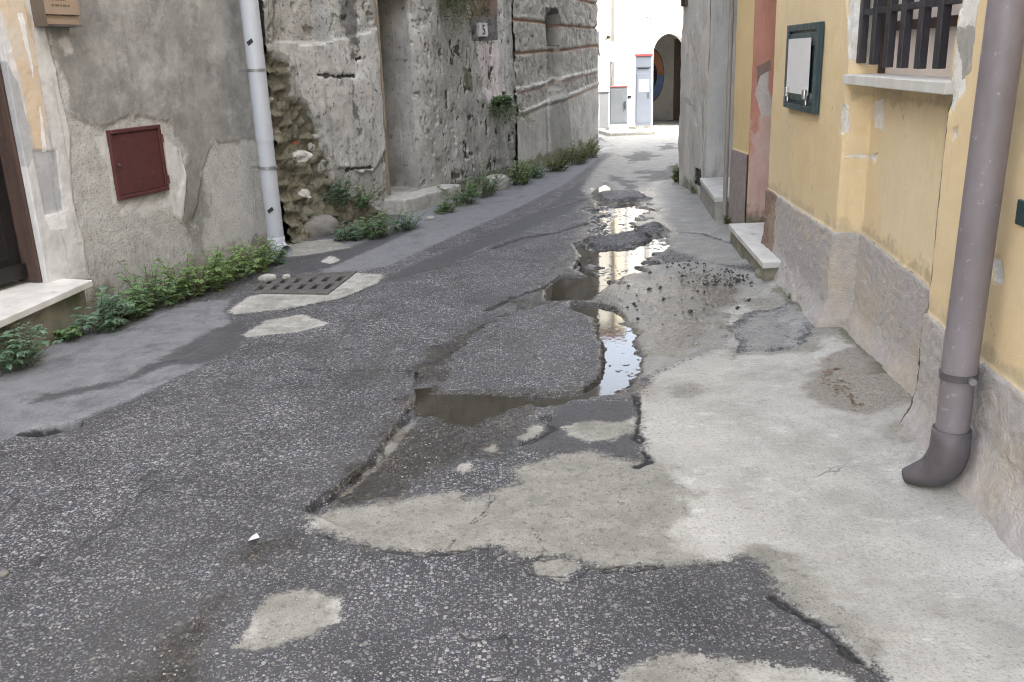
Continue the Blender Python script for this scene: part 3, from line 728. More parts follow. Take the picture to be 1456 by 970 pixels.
# ================= ruined house and rusticated house on the left
WB = Wall(B0, DB)
def old_houses():
    u_c = WB.uz(733, 120)[0]
    uj0, uj1 = 1.71, 2.47
    n0, n1 = WB.uz(674, 45)[0], WB.uz(707, 45)[0]
    w0, w1 = WB.uz(392, 50)[0], WB.uz(470, 50)[0]
    s0, s1 = WB.uz(776, 80)[0], WB.uz(797, 80)[0]
    def common(us):
        WB.setup(us, np.arange(-.12, 3.0, .0105))
        U, Z = WB.U, WB.Z
        WB.D = (fbm(U * 2.2, Z * 2.2, 4, 13) - .5) * .055 + (fbm(U * 26, Z * 22, 4, 14) - .5) * .009
        return U, Z
    # ---- ruined plaster house
    root = empty('ruined_house', (*WB.at(2.0), 0), 'crumbling plaster house with mossy rubble corner and deep doorway', 'house')
    U, Z = common(cols(0.0, u_c, .0105, (uj0, uj1, n0, n1, w0, w1)))
    R = WB.reg
    rub = R('rubble', [(378, 60), (396, 84), (410, 96), (420, 135), (440, 165), (456, 195), (470, 235), (478, 262), (500, 285), (540, 300), (540, 330), (378, 370)], .06, j=.18)
    st = vnoise(U * 11, Z * 13, 60); st2 = fbm(U * 18, Z * 18, 3, 61)
    mk = sstep(-.04, .05, rub)
    WB.D += mk * (-.075 + .07 * sstep(.45, .95, st) + .05 * (st2 - .5)) + mk * .10 * sstep(.5, 0, Z) 
    for (px, py, rx, rz, dd) in ((435, 222, .13, .055, .055), (452, 208, .05, .045, .04), (464, 238, .05, .07, .035), (392, 142, .05, .025, .02), (455, 195, .04, .03, .03), (440, 275, .10, .05, .02)):
        c = WB.uz(px, py); e = ((U - c[0]) / rx) ** 2 + ((Z - c[1]) / rz) ** 2
        WB.D += dd * np.sqrt(np.clip(1 - e, 0, 1)) * (1 + .5 * WB.J)
        WB.att.setdefault('palestone', np.zeros(U.shape)); WB.att['palestone'] = np.maximum(WB.att['palestone'], np.clip(1.15 - .65 * e, 0, 1) * (1 if dd > .03 else .8))
    c = WB.uz(432, 203); WB.att['brickc'] = np.clip(1.1 - (((U - c[0]) / .05) ** 2 + ((Z - c[1]) / .018) ** 2) * .6, 0, 1)
    sm = R('smoothp', [(392, 62), (470, 58), (540, 40), (548, 210), (528, 243), (480, 240), (462, 205), (444, 160), (424, 130), (416, 96), (398, 84)], .05, j=.10)
    WB.D += .022 * sstep(-.015, .015, sm + WB.J * .04)
    R('smoothp', [(540, -40), (560, -40), (585, 260), (552, 285)], .05, .8)
    for (a, b, dd) in (((478, 109), (500, 108), .03), ((494, 241), (526, 238), .035), ((450, 106), (480, 110), .02), ((505, 85), (512, 82), .03)):
        p, q = WB.uz(*a), WB.uz(*b); d = line_dist(U, Z, [p, q], .3)
        WB.D -= dd * np.exp(-((d + WB.J * .05) / .016) ** 2)
        WB.att.setdefault('gap', np.zeros(U.shape)); WB.att['gap'] = np.maximum(WB.att['gap'], np.clip(.9 - (d + WB.J * .05) / .045, 0, 1))
    R('stain_shade', [(485, -60), (508, -60), (512, 70), (505, 92), (490, 88)], .12, .85, j=.3)
    R('stain_shade', [(478, 100), (500, 100), (510, 160), (520, 200), (500, 190)], .12, .62, j=.35)
    R('stain_shade', [(385, -60), (420, -60), (415, 50), (388, 58)], .08)  # colours the left part of the window niche darker
    R('reveal', [(556, -60), (607, -60), (625, 290), (556, 290)], .03)
    R('smoothp', [(700, -60), (716, -60), (726, 200), (712, 200)], .03, .9, j=.05)
    R('pink', [(682, 62), (708, 62), (716, 150), (695, 150)], .05, j=.1)
    R('band', [(670, 26), (710, 24), (711, 57), (674, 59)], .012)
    R('rust', [(665, -80), (712, -80), (710, 24), (672, 26)], .03)
    R('moss', [(656, 90), (670, 90), (672, 130), (660, 128)], .06, .8, j=.1)
    R('moss', [(560, 400), (560, 275), (735, 225), (735, 280)], .10, .55, j=.2)
    ero = fbm(U * 5, Z * 2.4, 5, 71); pit = fbm(U * 15, Z * 9, 4, 72)
    far = sstep(uj1 + .1, uj1 + .6, U)
    WB.D -= far * (.022 * sstep(.50, .66, ero) + .022 * sstep(.60, .70, pit))
    WB.att['gap'] = np.maximum(WB.att['gap'], far * np.clip((pit - .62) * 9, 0, .62))
    WB.D -= .07 * np.clip(1 - (U - uj1) / .22, 0, 1) ** 2 * (U > uj1)
    WB.D -= (1 - far) * .03 * sstep(.60, .70, pit) * (1 - sstep(-.03, .03, sm))
    # openings
    zs = WB.uz(430, 60)[1]
    WB.D -= .20 * jamb(U, w0, w1) * np.clip((Z - zs) / .012, 0, 1)
    WB.D -= .05 * jamb(U, n0, n1) * sstep(1.05, 1.25, Z)
    door = jamb(U, uj0, uj1) * np.clip((Z - .17) / .012, 0, 1) * np.clip((2.28 - Z) / .012, 0, 1)
    WB.D = WB.D * (1 - door) - .52 * door
    mat = plaster('old_plaster', ((.435, .43, .405), (.275, .27, .255), 4.5),
                  [('smoothp', (.52, .515, .495), (.34, .336, .32), 5, 1.2, .35),
                   ('pink', (.58, .53, .52), (.43, .39, .38), 7, .9, .4),
                   ('rubble', (.085, .080, .048), (.21, .195, .145), 9, 1.2, 1.6),
                   ('moss', (.10, .105, .055), (.17, .16, .11), 14, 1.2, 1),
                   ('stain_shade', (.085, .083, .08), (.17, .168, .16), 9, 1.5, 1),
                   ('reveal', (.46, .452, .43), (.27, .265, .25), 3, 1.2, .3),
                   ('band', (.125, .115, .12), (.165, .155, .16), 8, .25, .2),
                   ('rust', (.15, .085, .065), (.21, .15, .125), 8, .6, .6),
                   ('palestone', (.55, .54, .51), (.33, .315, .29), 20, .8, 1),
                   ('brickc', (.30, .12, .07), (.22, .09, .055), 20, .4, 1),
                   ('gap', (.045, .042, .038), (.07, .065, .055), 20, .9, 1)],
                  bump=.007, bscale=60, bump2=.009, spk=((.13, .128, .12), .7), streak=((.10, .099, .094), .55, .65), pits=((.08, .076, .068), 24, .61), soot=((.15, .148, .14), .55))
    ex = MB(); WB.box(ex, -.02, u_c, -.2, 3.0, -4.5, -.56); WB.box(ex, -.02, .06, -.2, 3.0, -1, -.10)
    WB.box(ex, -.02, u_c, 2.98, 6.6, -4.5, 0)
    WB.sheet('wall', mat, root, ex)
    d = MB(); WB.box(d, uj0 + .01, uj1 - .01, .18, 2.27, -.515, -.47); WB.box(d, uj0 + .08, uj1 - .08, .3, 1.0, -.47, -.455); WB.box(d, uj0 + .08, uj1 - .08, 1.1, 2.1, -.47, -.455)
    d.build('door', MAT['wood'], root, bevel=.004)
    d = MB(); WB.box(d, uj0 - .004, uj0 + .035, .2, 2.26, -.10, .016); WB.box(d, uj0 + .002, uj0 + .03, .9, 2.26, .0155, .03); d.build('door_frame', simple('pale_timber', (.26, .21, .15), (.16, .13, .10), 10, .8, stretch=(3, 3, .3)), root, bevel=.004)
    b = MB(); WB.box(b, uj0 - .05, uj1 + .45, -.05, .165, -.50, .24); b.build('doorstep', MAT['palestone'], root, bevel=.02)
    # house number
    pa, pb = WB.uz(684.5, 32), WB.uz(697, 52)
    pl = MB(); WB.box(pl, pa[0], pb[0], pb[1], pa[1], -.09, -.030)
    plo = pl.build('number_plaque', MAT['plaque'], root, bevel=.006)
    cu = bpy.data.curves.new('number', 'FONT'); cu.body = '5'; cu.size = (pa[1] - pb[1]) * 1.05; cu.extrude = .003; cu.align_x = 'CENTER'
    to = bpy.data.objects.new('number', bpy.data.meshes.new_from_object(bpy.data.objects.new('number_text', cu))); col.objects.link(to); to.parent = plo
    pc = WB.at((pa[0] + pb[0]) / 2, pb[1] + (pa[1] - pb[1]) * .14, -.0275); o0 = wloc(plo)
    to.location = Vector(pc) - o0; to.rotation_euler = (math.pi / 2, 0, math.atan2(WB.d[1], WB.d[0])); to.data.materials.clear(); to.data.materials.append(MAT['ink'])
    # ---- rusticated house
    root = empty('rusticated_house', (*WB.at(6.8), 0), 'house with banded stone courses and narrow arched slit window', 'house')
    ue = 8.13
    U, Z = common(cols(u_c, ue, .0105, (s0, s1)))
    WB.D += .015
    jit = WB.J * .02
    def lev(pts):
        q = WB.uzs(pts); q = q[np.argsort(q[:, 0])]; return np.interp(U, q[:, 0], q[:, 1])
    l0 = lev([(735, -22), (840, 4)]); l1 = lev([(737, 29), (773, 32), (792, 36), (840, 40)]); l2 = lev([(740, 76), (773, 73), (796, 72), (841, 66)])
    l3 = lev([(747, 125), (778, 116), (798, 111), (844, 100)]); l4 = lev([(745, 158), (776, 144), (801, 138), (846, 119)])
    lm = lev([(735, -75), (840, -40)])
    for l in (lm, l0, l1, l2):
        WB.D -= .030 * np.exp(-((Z - l + jit) / .016) ** 2)
        WB.D += .006 * np.exp(-((Z - l - .05 + jit) / .02) ** 2)
        WB.att.setdefault('rustline', np.zeros(U.shape)); WB.att['rustline'] = np.maximum(WB.att['rustline'], np.clip(1.1 - np.abs(Z - l + jit) / .036, 0, 1))
    for l in (l3, l4):
        WB.D += .020 * np.exp(-((Z - l + jit) / .03) ** 2) - .014 * np.exp(-((Z - l + .065) / .025) ** 2)
        WB.att.setdefault('ledge', np.zeros(U.shape)); WB.att['ledge'] = np.maximum(WB.att['ledge'], np.clip(1.1 - np.abs(Z - l + jit) / .05, 0, 1))
        WB.att.setdefault('pink', np.zeros(U.shape)); WB.att['pink'] = np.maximum(WB.att['pink'], np.clip(1.0 - np.abs(Z - l + .06) / .05, 0, 1) * .8)
    up = sstep(-.05, .05, Z - l4)
    blocks = fbm(U * 14, Z * 14, 4, 91)
    WB.D += up * .030 * (blocks - .5) - up * .018 * sstep(.6, .7, fbm(U * 9, Z * 6, 4, 92))
    vj = np.abs(((U - u_c) / .40 + .5 * (np.floor(Z / .38) % 2)) % 1 - .5) * .40; WB.D -= up * .016 * np.exp(-(vj / .012) ** 2)
    WB.att['lower'] = np.clip(.5 - (Z - l4) / .1 + WB.J2 * .5, 0, 1)
    WB.att['block'] = up * 1.0
    b = R('smoothp', [(776, 140), (803, 132), (812, 240), (780, 245)], .04, j=.05); WB.D += .05 * sstep(-.03, .03, b)
    R('moss', [(735, 280), (735, 225), (850, 190), (850, 220)], .10, .6, j=.2)
    mid = (s0 + s1) / 2; zt = WB.uz(786, 12)[1]; zb = WB.uz(788, 128)[1]
    hw = (s1 - s0) / 2
    arch = zt - hw * 1.0 + hw * np.sqrt(np.clip(1 - ((U - mid) / hw) ** 2, 0, 1))
    op = jamb(U, s0, s1) * np.clip((arch - Z) / .012, 0, 1)
    WB.D -= op * (.12 + .26 * sstep(.0, .03, Z - WB.uz(786, 66)[1])) * np.clip((Z - zb) / .05, 0, 1)
    R('stain_shade', [(774, 10), (792, 10), (797, 66), (778, 66)], .04, .9)  # shade in the slit's upper opening, painted into the wall colour
    mat = plaster('old_stone', ((.48, .46, .42), (.33, .315, .29), 5),
                  [('block', (.42, .40, .36), (.27, .258, .235), 9, .6, 1.5),
                   ('lower', (.52, .505, .47), (.37, .36, .34), 4, 1.1, .7),
                   ('pink', (.46, .37, .325), (.38, .31, .275), 9, .8, .6),
                   ('ledge', (.58, .56, .52), (.45, .43, .40), 9, .8, .5),
                   ('rustline', (.36, .23, .16), (.24, .165, .12), 12, .9, .6),
                   ('smoothp', (.33, .325, .30), (.25, .245, .225), 4, .7, .3),
                   ('moss', (.15, .15, .08), (.20, .19, .12), 14, 1.2, 1),
                   ('stain_shade', (.09, .085, .08), (.13, .125, .115), 9, .7, .6)],
                  bump=.008, bscale=55, bump2=.012, spk=((.10, .098, .09), .6), streak=((.16, .152, .138), .56, .6), pits=((.14, .132, .12), 20, .64), soot=((.24, .23, .21), .45))
    ex = MB(); WB.box(ex, u_c, ue - .12, -.2, 3.0, -4.5, -.44); WB.box(ex, ue - .12, ue, -.2, 3.0, -4.5, -.03)
    WB.box(ex, u_c, ue, 2.98, 6.9, -4.5, .015)
    WB.sheet('wall', mat, root, ex)
old_houses()

# ================= yellow house on the right
C0 = np.array([1.923, 6.307]); C1 = np.array([1.717, 3.406])
WC = Wall(C0, C1 - C0)
def yellow_house():
    root = empty('yellow_house', (*WC.at(2.0), 0), 'ochre yellow house with barred window and pinkish roughcast plinth', 'house')
    ua = WC.uz(1089, 320)[0]
    r0, r1 = 1.29, 2.68
    zs0, zs1 = 1.395, 1.445
    WC.setup(cols(ua, 5.6, .0095, (r0, r1)), np.arange(-.12, 2.75, .009))
    U, Z = WC.U, WC.Z
    R = WC.reg
    WC.D += (fbm(U * 2.5, Z * 1.5, 3, 23) - .5) * .014 + (fbm(U * 30, Z * 30, 3, 24) - .5) * .003
    zpl = np.interp(U, [ua, 1.40, 2.6, 3.0, 4.7], [.585, .60, .535, .50, .46]) + (fbm(U * 9, U * 0 + 3, 3, 6) - .5) * .016
    pm = sstep(.008, -.008, Z - zpl)
    WC.att['plinth'] = np.clip(.5 + (zpl - Z) / .04, 0, 1)
    WC.att['plinthred'] = np.clip(.5 + (ua + .36 - U) / .12, 0, 1) * pm
    WC.D += pm * (.016 + (fbm(U * 40, Z * 40, 3, 25) - .5) * .014) + pm * .07 * sstep(.22, -.05, Z + (fbm(U * 5, Z * 5, 3, 26) - .5) * .15)
    WC.att['moss'] = np.clip(.54 - (Z + WC.J2 * .35 + .05) / .45, 0, 1) * np.interp(U, [ua, .3, 1.2, 2.7, 3.3, 4.0, 4.6], [.9, 1, .72, .8, .62, .85, 1])
    # broken plaster round the window
    for p in ([(1202, -60), (1226, -60), (1224, 60), (1222, 108), (1206, 116), (1204, 60)], [(1352, 165), (1349, 130), (1362, 60), (1362, -20), (1392, -20), (1386, 60), (1374, 95), (1372, 130), (1362, 140)],
              [(1206, 150), (1217, 146), (1217, 182), (1208, 180)], [(1196, 216), (1212, 220), (1206, 234), (1194, 228)], [(1352, 180), (1364, 178), (1362, 202), (1354, 205)], [(1196, 150), (1200, 150), (1198, 190), (1194, 190)],
              [(1410, 370), (1420, 372), (1424, 400), (1414, 398)]):
        s = R('bare', p, .025, j=.06); WC.D -= .010 * sstep(-.01, .01, s + WC.J * .05)
    R('core', [(1360, 40), (1388, 35), (1382, 100), (1366, 110)], .03, j=.06)
    R('fade', [(1215, 130), (1340, 150), (1320, 430), (1215, 340)], .10, .9)
    R('stainy', [(1095, -20), (1120, 30), (1118, 160), (1150, 180), (1180, 60), (1200, -20), (1205, 130), (1195, 330), (1110, 270), (1092, 180)], .25, .7, j=.4)
    for pl in ([(1122, 180), (1128, 232), (1121, 268)], [(1242, 150), (1252, 230), (1246, 300), (1254, 372)], [(1150, 170), (1158, 220), (1152, 300)], [(1180, 60), (1186, 130), (1178, 210)], [(1400, 420), (1420, 500), (1416, 540)]):
        d = line_dist(U, Z, WC.uzs(pl), .2); WC.att['crack'] = np.maximum(WC.att.get('crack', 0 * U), np.clip(.62 - np.abs(d + WC.J * .05) / .012, 0, 1))
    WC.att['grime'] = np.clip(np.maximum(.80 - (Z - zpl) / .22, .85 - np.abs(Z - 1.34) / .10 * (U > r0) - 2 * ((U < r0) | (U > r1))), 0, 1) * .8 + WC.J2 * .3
    # recess below the sill and the window above it
    soft = np.clip((U - (r0 - .02)) / .07, 0, 1); soft = soft * soft * (3 - 2 * soft)
    low = soft * np.clip((r1 + .004 - U) / .008, 0, 1)
    WC.D -= .13 * np.where(Z < zs0, low, 0)
    win = jamb(U, r0 + .015, r1 - .015) * np.clip((Z - zs0) / .012, 0, 1)
    WC.D = WC.D * (1 - win) - .22 * win
    WC.att['crack'] = np.maximum(WC.att['crack'], np.clip(1.0 - np.abs(U - r1 - .002 + WC.J * .02) / .018, 0, 1) * np.where(Z < 1.4, 1, 0))
    WC.att['crack'] = np.maximum(WC.att['crack'], np.clip(1.0 - np.abs(Z - zpl) / .010, 0, 1) * .5)
    mat = plaster('yellow_render', ((.68, .55, .345), (.615, .48, .29), 2.6),
                  [('fade', (.68, .57, .39), (.63, .52, .345), 4, 1.1, 1),
                   ('stainy', (.61, .465, .26), (.66, .53, .325), 5, 1.2, 1),
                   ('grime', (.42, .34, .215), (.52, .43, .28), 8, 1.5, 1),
                   ('bare', (.78, .77, .74), (.56, .55, .525), 14, .95, 2.5),
                   ('core', (.38, .375, .35), (.27, .265, .25), 16, .8, 3.0),
                   ('plinth', (.47, .445, .435), (.36, .34, .333), 26, .25, 3.5),
                   ('plinthred', (.20, .125, .10), (.26, .185, .155), 18, .6, 3),
                   ('moss', (.22, .22, .17), (.36, .352, .315), 12, 1.4, 3.0),
                   ('crack', (.08, .06, .04), (.14, .11, .08), 20, .8, 1)],
                  bump=.0035, bscale=110, bump2=.004, streak=((.46, .36, .21), .57, .4), soot=((.55, .45, .30), .5), rough=.85)
    ex = MB()
    WC.box(ex, ua, r0 - .06, -.2, 2.76, -5, -.05); WC.box(ex, r1 + .06, 11, -.2, 2.76, -5, -.05); WC.box(ex, r0 - .06, r1 + .06, -.2, 2.76, -5, -.40)
    WC.box(ex, ua, 11, 2.74, 9.6, -5, 0)
    WC.sheet('wall', mat, root, ex)
    # window: sill, bars, roller shutter
    wn = MB(); WC.box(wn, r0 + .018, r1 - .018, zs1, 2.74, -.218, -.182)
    w = wn.build('window', MAT['shade'], root)
    b = MB(); WC.box(b, r0 + .02, r1 - .02, 1.655, 1.70, -.182, -.160); b.build('window_rail', MAT['wood'], w, bevel=.003)
    b = MB(); WC.box(b, r0 + .02, r0 + .05, zs1, 2.74, -.182, -.15); b.build('window_frame', MAT['wood'], w, bevel=.003)
    b = MB(); WC.box(b, r1 - .06, r1 - .02, zs1, 2.74, -.182, -.15); b.build('window_frame', MAT['wood'], w, bevel=.003)
    b = MB(); WC.box(b, r0 + .004, r1 - .004, zs0 + .002, zs1, -.219, .022); b.build('sill', MAT['marble'], w, bevel=.004)
    g_ = MB()
    WC.box(g_, r0 - .01, r1 + .01, 1.735, 1.765, -.075, -.045)
    gr = g_.build('window_grille', MAT['bar'], w, bevel=.003)
    WD = Wall(WC.at(0, out=-.06), WC.d)
    for px, py in ((1224, 90), (1243, 92), (1262, 96), (1283, 97), (1308, 98), (1335, 98)):
        u, z = WD.uz(px, py)
        k = MB(); WC.box(k, u - .028, u + .028, max(z, zs1 + .012), 2.6, -.078, -.040); k.build('bar', MAT['bar'], gr, bevel=.004)
yellow_house()

# notice case on the yellow wall
def notice_case():
    q = WC.uzs([(1127, 36), (1172, 31), (1123, 150), (1168, 165)])
    u0, u1 = (q[0][0] + q[2][0]) / 2, (q[1][0] + q[3][0]) / 2; z1, z0 = (q[0][1] + q[1][1]) / 2, (q[2][1] + q[3][1]) / 2
    o = empty('notice_case', (*WC.at(u0), z0), 'dark green metal notice case holding a blank white sheet on yellow wall', 'notice board')
    b = MB(); t = .06
    WC.box(b, u0, u1, z0, z1, .006, .022)
    WC.box(b, u0, u0 + t, z0, z1, .0222, .040); WC.box(b, u1 - t, u1, z0, z1, .0222, .040)
    WC.box(b, u0 + t, u1 - t, z1 - .04, z1, .0222, .040); WC.box(b, u0 + t, u1 - t, z0, z0 + .035, .0222, .040)
    b.build('frame', MAT['green'], o, bevel=.003)
    w = u1 - u0
    b = MB(); WC.box(b, u0 + t + .01, u1 - t - .01, z1 - .13, z1 - .055, .0222, .034); WC.box(b, u0 + t + .01, u1 - t - .01, z0 + .055, z0 + .115, .0222, .034)
    b.build('cross_rail', MAT['green'], o, bevel=.003)
    b = MB(); WC.box(b, u0 + w * .10, u0 + w * .82, z0 + .10, z1 - .085, .0405, .0425); b.build('blank_sheet', MAT['paper'], o)
    for f in (.18, .78):
        b = MB(); u = u0 + w * f
        WC.box(b, u - .028, u + .028, z0 + .075, z0 + .135, .041, .066); WC.box(b, u - .018, u + .018, z0 + .04, z0 + .085, .041, .052)
        b.build('clip', MAT['chrome'], o, bevel=.006)
notice_case()

# red-plastered doorway, yellow pier and grey house further down the right side
pn = G(1060, 331); pf = G(1038, 317)
def doorway_house():
    root = empty('ochre_house', (pn[0], pn[1], 0), 'narrow ochre house front with flaking red plaster in its doorway', 'house')
    pc = WC.at(WC.uz(1089, 320)[0])
    W1 = Wall(pf, pn - pf); L = np.linalg.norm(pn - pf)
    W1.setup(cols(-.02, L, .012), np.arange(-.1, 2.8, .012)); U, Z = W1.U, W1.Z
    W1.D += (fbm(U * 3, Z * 3, 3, 41) - .5) * .012
    zp = W1.uz(1048, 214)[1]
    W1.att['plinth'] = np.clip(.5 + (zp - Z) / .04, 0, 1); W1.att['moss'] = np.clip(.6 - Z / .25 + W1.J2 * .5, 0, 1)
    W1.D += .012 * sstep(.01, -.01, Z - zp)
    ym = plaster('ochre_render', ((.64, .49, .26), (.57, .43, .235), 3), [('plinth', (.34, .29, .27), (.25, .215, .20), 18, .25, 4), ('moss', (.19, .18, .13), (.28, .25, .20), 14, 1, 3)], bump=.004, bscale=100, bump2=.005, streak=((.38, .30, .18), .58, .4))
    ex = MB(); ex.prism([(pn[0] + .06, pn[1] + .02), (pn[0] + 4, pn[1] + .02), (pf[0] + 4, pf[1]), (pf[0] + .05, pf[1])], -.2, 9.4)
    ex.prism([(pc[0] + .55, pc[1] - .3), (pc[0] + 4, pc[1] - .3), (pn[0] + 4, pn[1] + .02), (pn[0] + .48, pn[1] + .02)], -.2, 9.4)
    ex.prism([(pc[0] + .02, pc[1] + .01), (pc[0] + 4, pc[1] + .01), (pn[0] + 4, pn[1] + .02), (pn[0], pn[1] + .02)], 2.75, 9.4)
    W1.sheet('wall', ym, root, ex)
    W2 = Wall(pn, (1.0, .03))
    W2.setup(cols(0, .5, .010), np.arange(.0, 2.8, .010)); U, Z = W2.U, W2.Z
    W2.D += (fbm(U * 6, Z * 4, 4, 43) - .5) * .02
    W2.reg('bare', [(1080, 100), (1093, 95), (1100, 160), (1084, 165), (1075, 140)], .03, j=.06)
    W2.reg('pink', [(1058, 170), (1078, 180), (1100, 150), (1100, 330), (1058, 330)], .10, .9, j=.25)
    W2.reg('dark', [(1075, 95), (1096, 85), (1097, 100), (1082, 108), (1076, 130)], .02, .9, j=.04)
    W2.att['moss'] = np.clip(.75 - (Z - .15) / .25 + W2.J2 - U * 2, 0, 1)
    rm = plaster('red_plaster', ((.55, .27, .205), (.46, .215, .16), 4), [('pink', (.62, .47, .42), (.55, .36, .30), 6, 1.1, 1), ('bare', (.58, .54, .51), (.48, .44, .42), 9, 1.0, 2), ('dark', (.22, .16, .14), (.28, .2, .17), 9, .6, 1), ('moss', (.17, .16, .10), (.26, .22, .17), 12, 1, 1)], bump=.005, bscale=80, bump2=.012, streak=((.22, .12, .09), .58, .35))
    W2.sheet('door_reveal', rm, root, None)
    d = MB(); d.prism([(pc[0] + .50, pc[1] + .02), (pc[0] + .55, pc[1] + .02), (pn[0] + .47, pn[1] - .02), (pn[0] + .42, pn[1] - .02)], .175, 2.74)
    d.build('door', MAT['wood'], root)
    a = G(1036, 318, .17); b = G(1085, 374, .17)
    q = [(a[0], a[1]), (b[0], b[1]), (b[0] + .5, b[1] + .05), (b[0] + .62, a[1] + .0), ]
    s = MB().prism(q, .128, .17).build('doorstep', MAT['marble'], root, bevel=.005)
    q2 = [(a[0] + .02, a[1]), (b[0] + .02, b[1] + .02), (b[0] + .5, b[1] + .06), (b[0] + .6, a[1])]
    MB().prism(q2, -.1, .127).build('step_base', MAT['mossy'], s)
doorway_house()

ga = G(1003, 283); gb = G(965, 262)
def grey_house():
    root = empty('grey_house', (ga[0], ga[1], 0), 'tall weathered grey house with low vent hole and white marble step', 'house')
    W1 = Wall(gb, ga - gb); L = np.linalg.norm(ga - gb)
    W1.setup(cols(0, L, .012), np.arange(-.1, 3.0, .012)); U, Z = W1.U, W1.Z
    W1.D += (fbm(U * 2, Z * 2, 4, 44) - .5) * .05 + (fbm(U * 12, Z * 9, 4, 45) - .5) * .02
    W1.reg('pale', [(975, 40), (988, 50), (985, 140), (978, 260), (972, 260), (980, 120)], .10, .9, j=.3)
    v = W1.uzs([(987, 238), (996, 242), (996, 266), (987, 262)])
    s = poly_sdf(U, Z, [(v[0][0], v[0][1]), (v[1][0], v[0][1]), (v[1][0], v[2][1]), (v[0][0], v[2][1])], .4)
    W1.D -= .25 * sstep(0, .012, s); W1.att['hole'] = np.clip(.5 + s / .02, 0, 1)
    W1.att['moss'] = np.clip(.6 - Z / .5 + W1.J2 * .6, 0, 1)
    for p, q in (((975, 140), (990, 155)), ((998, 150), (1000, 250))):
        d = line_dist(U, Z, W1.uzs([p, q]), .3); W1.att['crackp'] = np.maximum(W1.att.get('crackp', 0 * U), np.clip(1 - (d + W1.J * .05) / .05, 0, 1))
    layers = [('pale', (.66, .62, .57), (.55, .51, .47), 6, 1.1, 1), ('moss', (.20, .195, .15), (.30, .285, .24), 10, 1.1, 1.5), ('crackp', (.46, .44, .41), (.35, .33, .3), 14, .6, 1), ('hole', (.015, .015, .015), (.02, .02, .02), 5, .3, 0)]
    gm = plaster('grey_render', ((.60, .57, .53), (.47, .445, .41), 3), layers, bump=.008, bscale=70, bump2=.015, streak=((.24, .23, .215), .54, .6), pits=((.2, .19, .175), 14, .66))
    ex = MB()
    ex.prism([(ga[0] + .35, ga[1] + .02), (ga[0] + 4.5, ga[1] + .02), (gb[0] + 4.5, gb[1]), (gb[0] + .33, gb[1])], -.2, 9.5)
    ex.prism([(gb[0] + 1.3, gb[1]), (gb[0] + 5, gb[1]), (gb[0] + 5, gb[1] + 5.1), (gb[0] + 1.5, gb[1] + 5.1)], -.2, 12)  # unseen tall wing, added to keep the sun out of the lane
    ex.prism([(ga[0], ga[1] + .0), (ga[0] + .4, ga[1] + .0), (gb[0] + .4, gb[1]), (gb[0], gb[1])], 2.95, 9.5)
    ex.prism([(gb[0] + .02, gb[1] - .06), (gb[0] + .4, gb[1] - .06), (gb[0] + .4, gb[1]), (gb[0] + .02, gb[1])], -.2, 2.95)
    ex.prism([(pf[0] + .65, pf[1] + .0), (pf[0] + 4.5, pf[1] + .0), (ga[0] + 4.5, ga[1]), (ga[0] + .55, ga[1])], -.2, 9.5)
    ex.prism([(pf[0] + .10, pf[1] + .01), (pf[0] + 4.5, pf[1] + .01), (ga[0] + 4.5, ga[1]), (ga[0] + .02, ga[1])], 2.9, 9.5)
    W1.sheet('wall', gm, root, ex)
    W2 = Wall(ga, (1.0, .02)); W2.setup(cols(0, .6, .012), np.arange(-.1, 3.0, .012)); W2.D += (fbm(W2.U * 3, W2.Z * 3, 3, 47) - .5) * .03
    W2.att['moss'] = np.clip(.55 - (W2.Z - .2) / .4 + W2.J2 * .6, 0, 1)
    rm = plaster('smooth_cement', ((.50, .495, .48), (.37, .365, .355), 3), [('moss', (.20, .195, .16), (.28, .27, .24), 10, 1.1, 1)], bump=.004, bscale=60, bump2=.008, streak=((.22, .218, .21), .55, .5))
    W2.sheet('door_reveal', rm, root, None)
    MB().prism([(pf[0] + .58, pf[1] + .02), (pf[0] + .63, pf[1] + .02), (ga[0] + .54, ga[1] - .02), (ga[0] + .49, ga[1] - .02)], .225, 2.85).build('door', MAT['wood'], root)
    a = G(995, 253, .235); b = G(1016, 281, .235)
    s = MB().prism([(a[0], a[1]), (b[0], b[1]), (b[0] + .7, b[1] + .03), (a[0] + .6, a[1])], .19, .235).build('doorstep', MAT['marble'], root, bevel=.005)
    MB().prism([(a[0] + .01, a[1]), (b[0] + .01, b[1] + .01), (b[0] + .7, b[1] + .04), (a[0] + .6, a[1])], -.1, .189).build('step_base', MAT['concrete'], s)
    wq = [W1.uz(970, 2), W1.uz(979, 8)]
    k = MB(); W1.box(k, wq[0][0] + .06, wq[1][0], wq[1][1], wq[1][1] + .5, .0, .03); w = k.build('window', MAT['wood'], root)
    k = MB(); W1.box(k, wq[0][0] + .10, wq[1][0] - .05, wq[1][1] + .05, wq[1][1] + .45, .031, .036); k.build('pane', MAT['dark'], w)
grey_house()
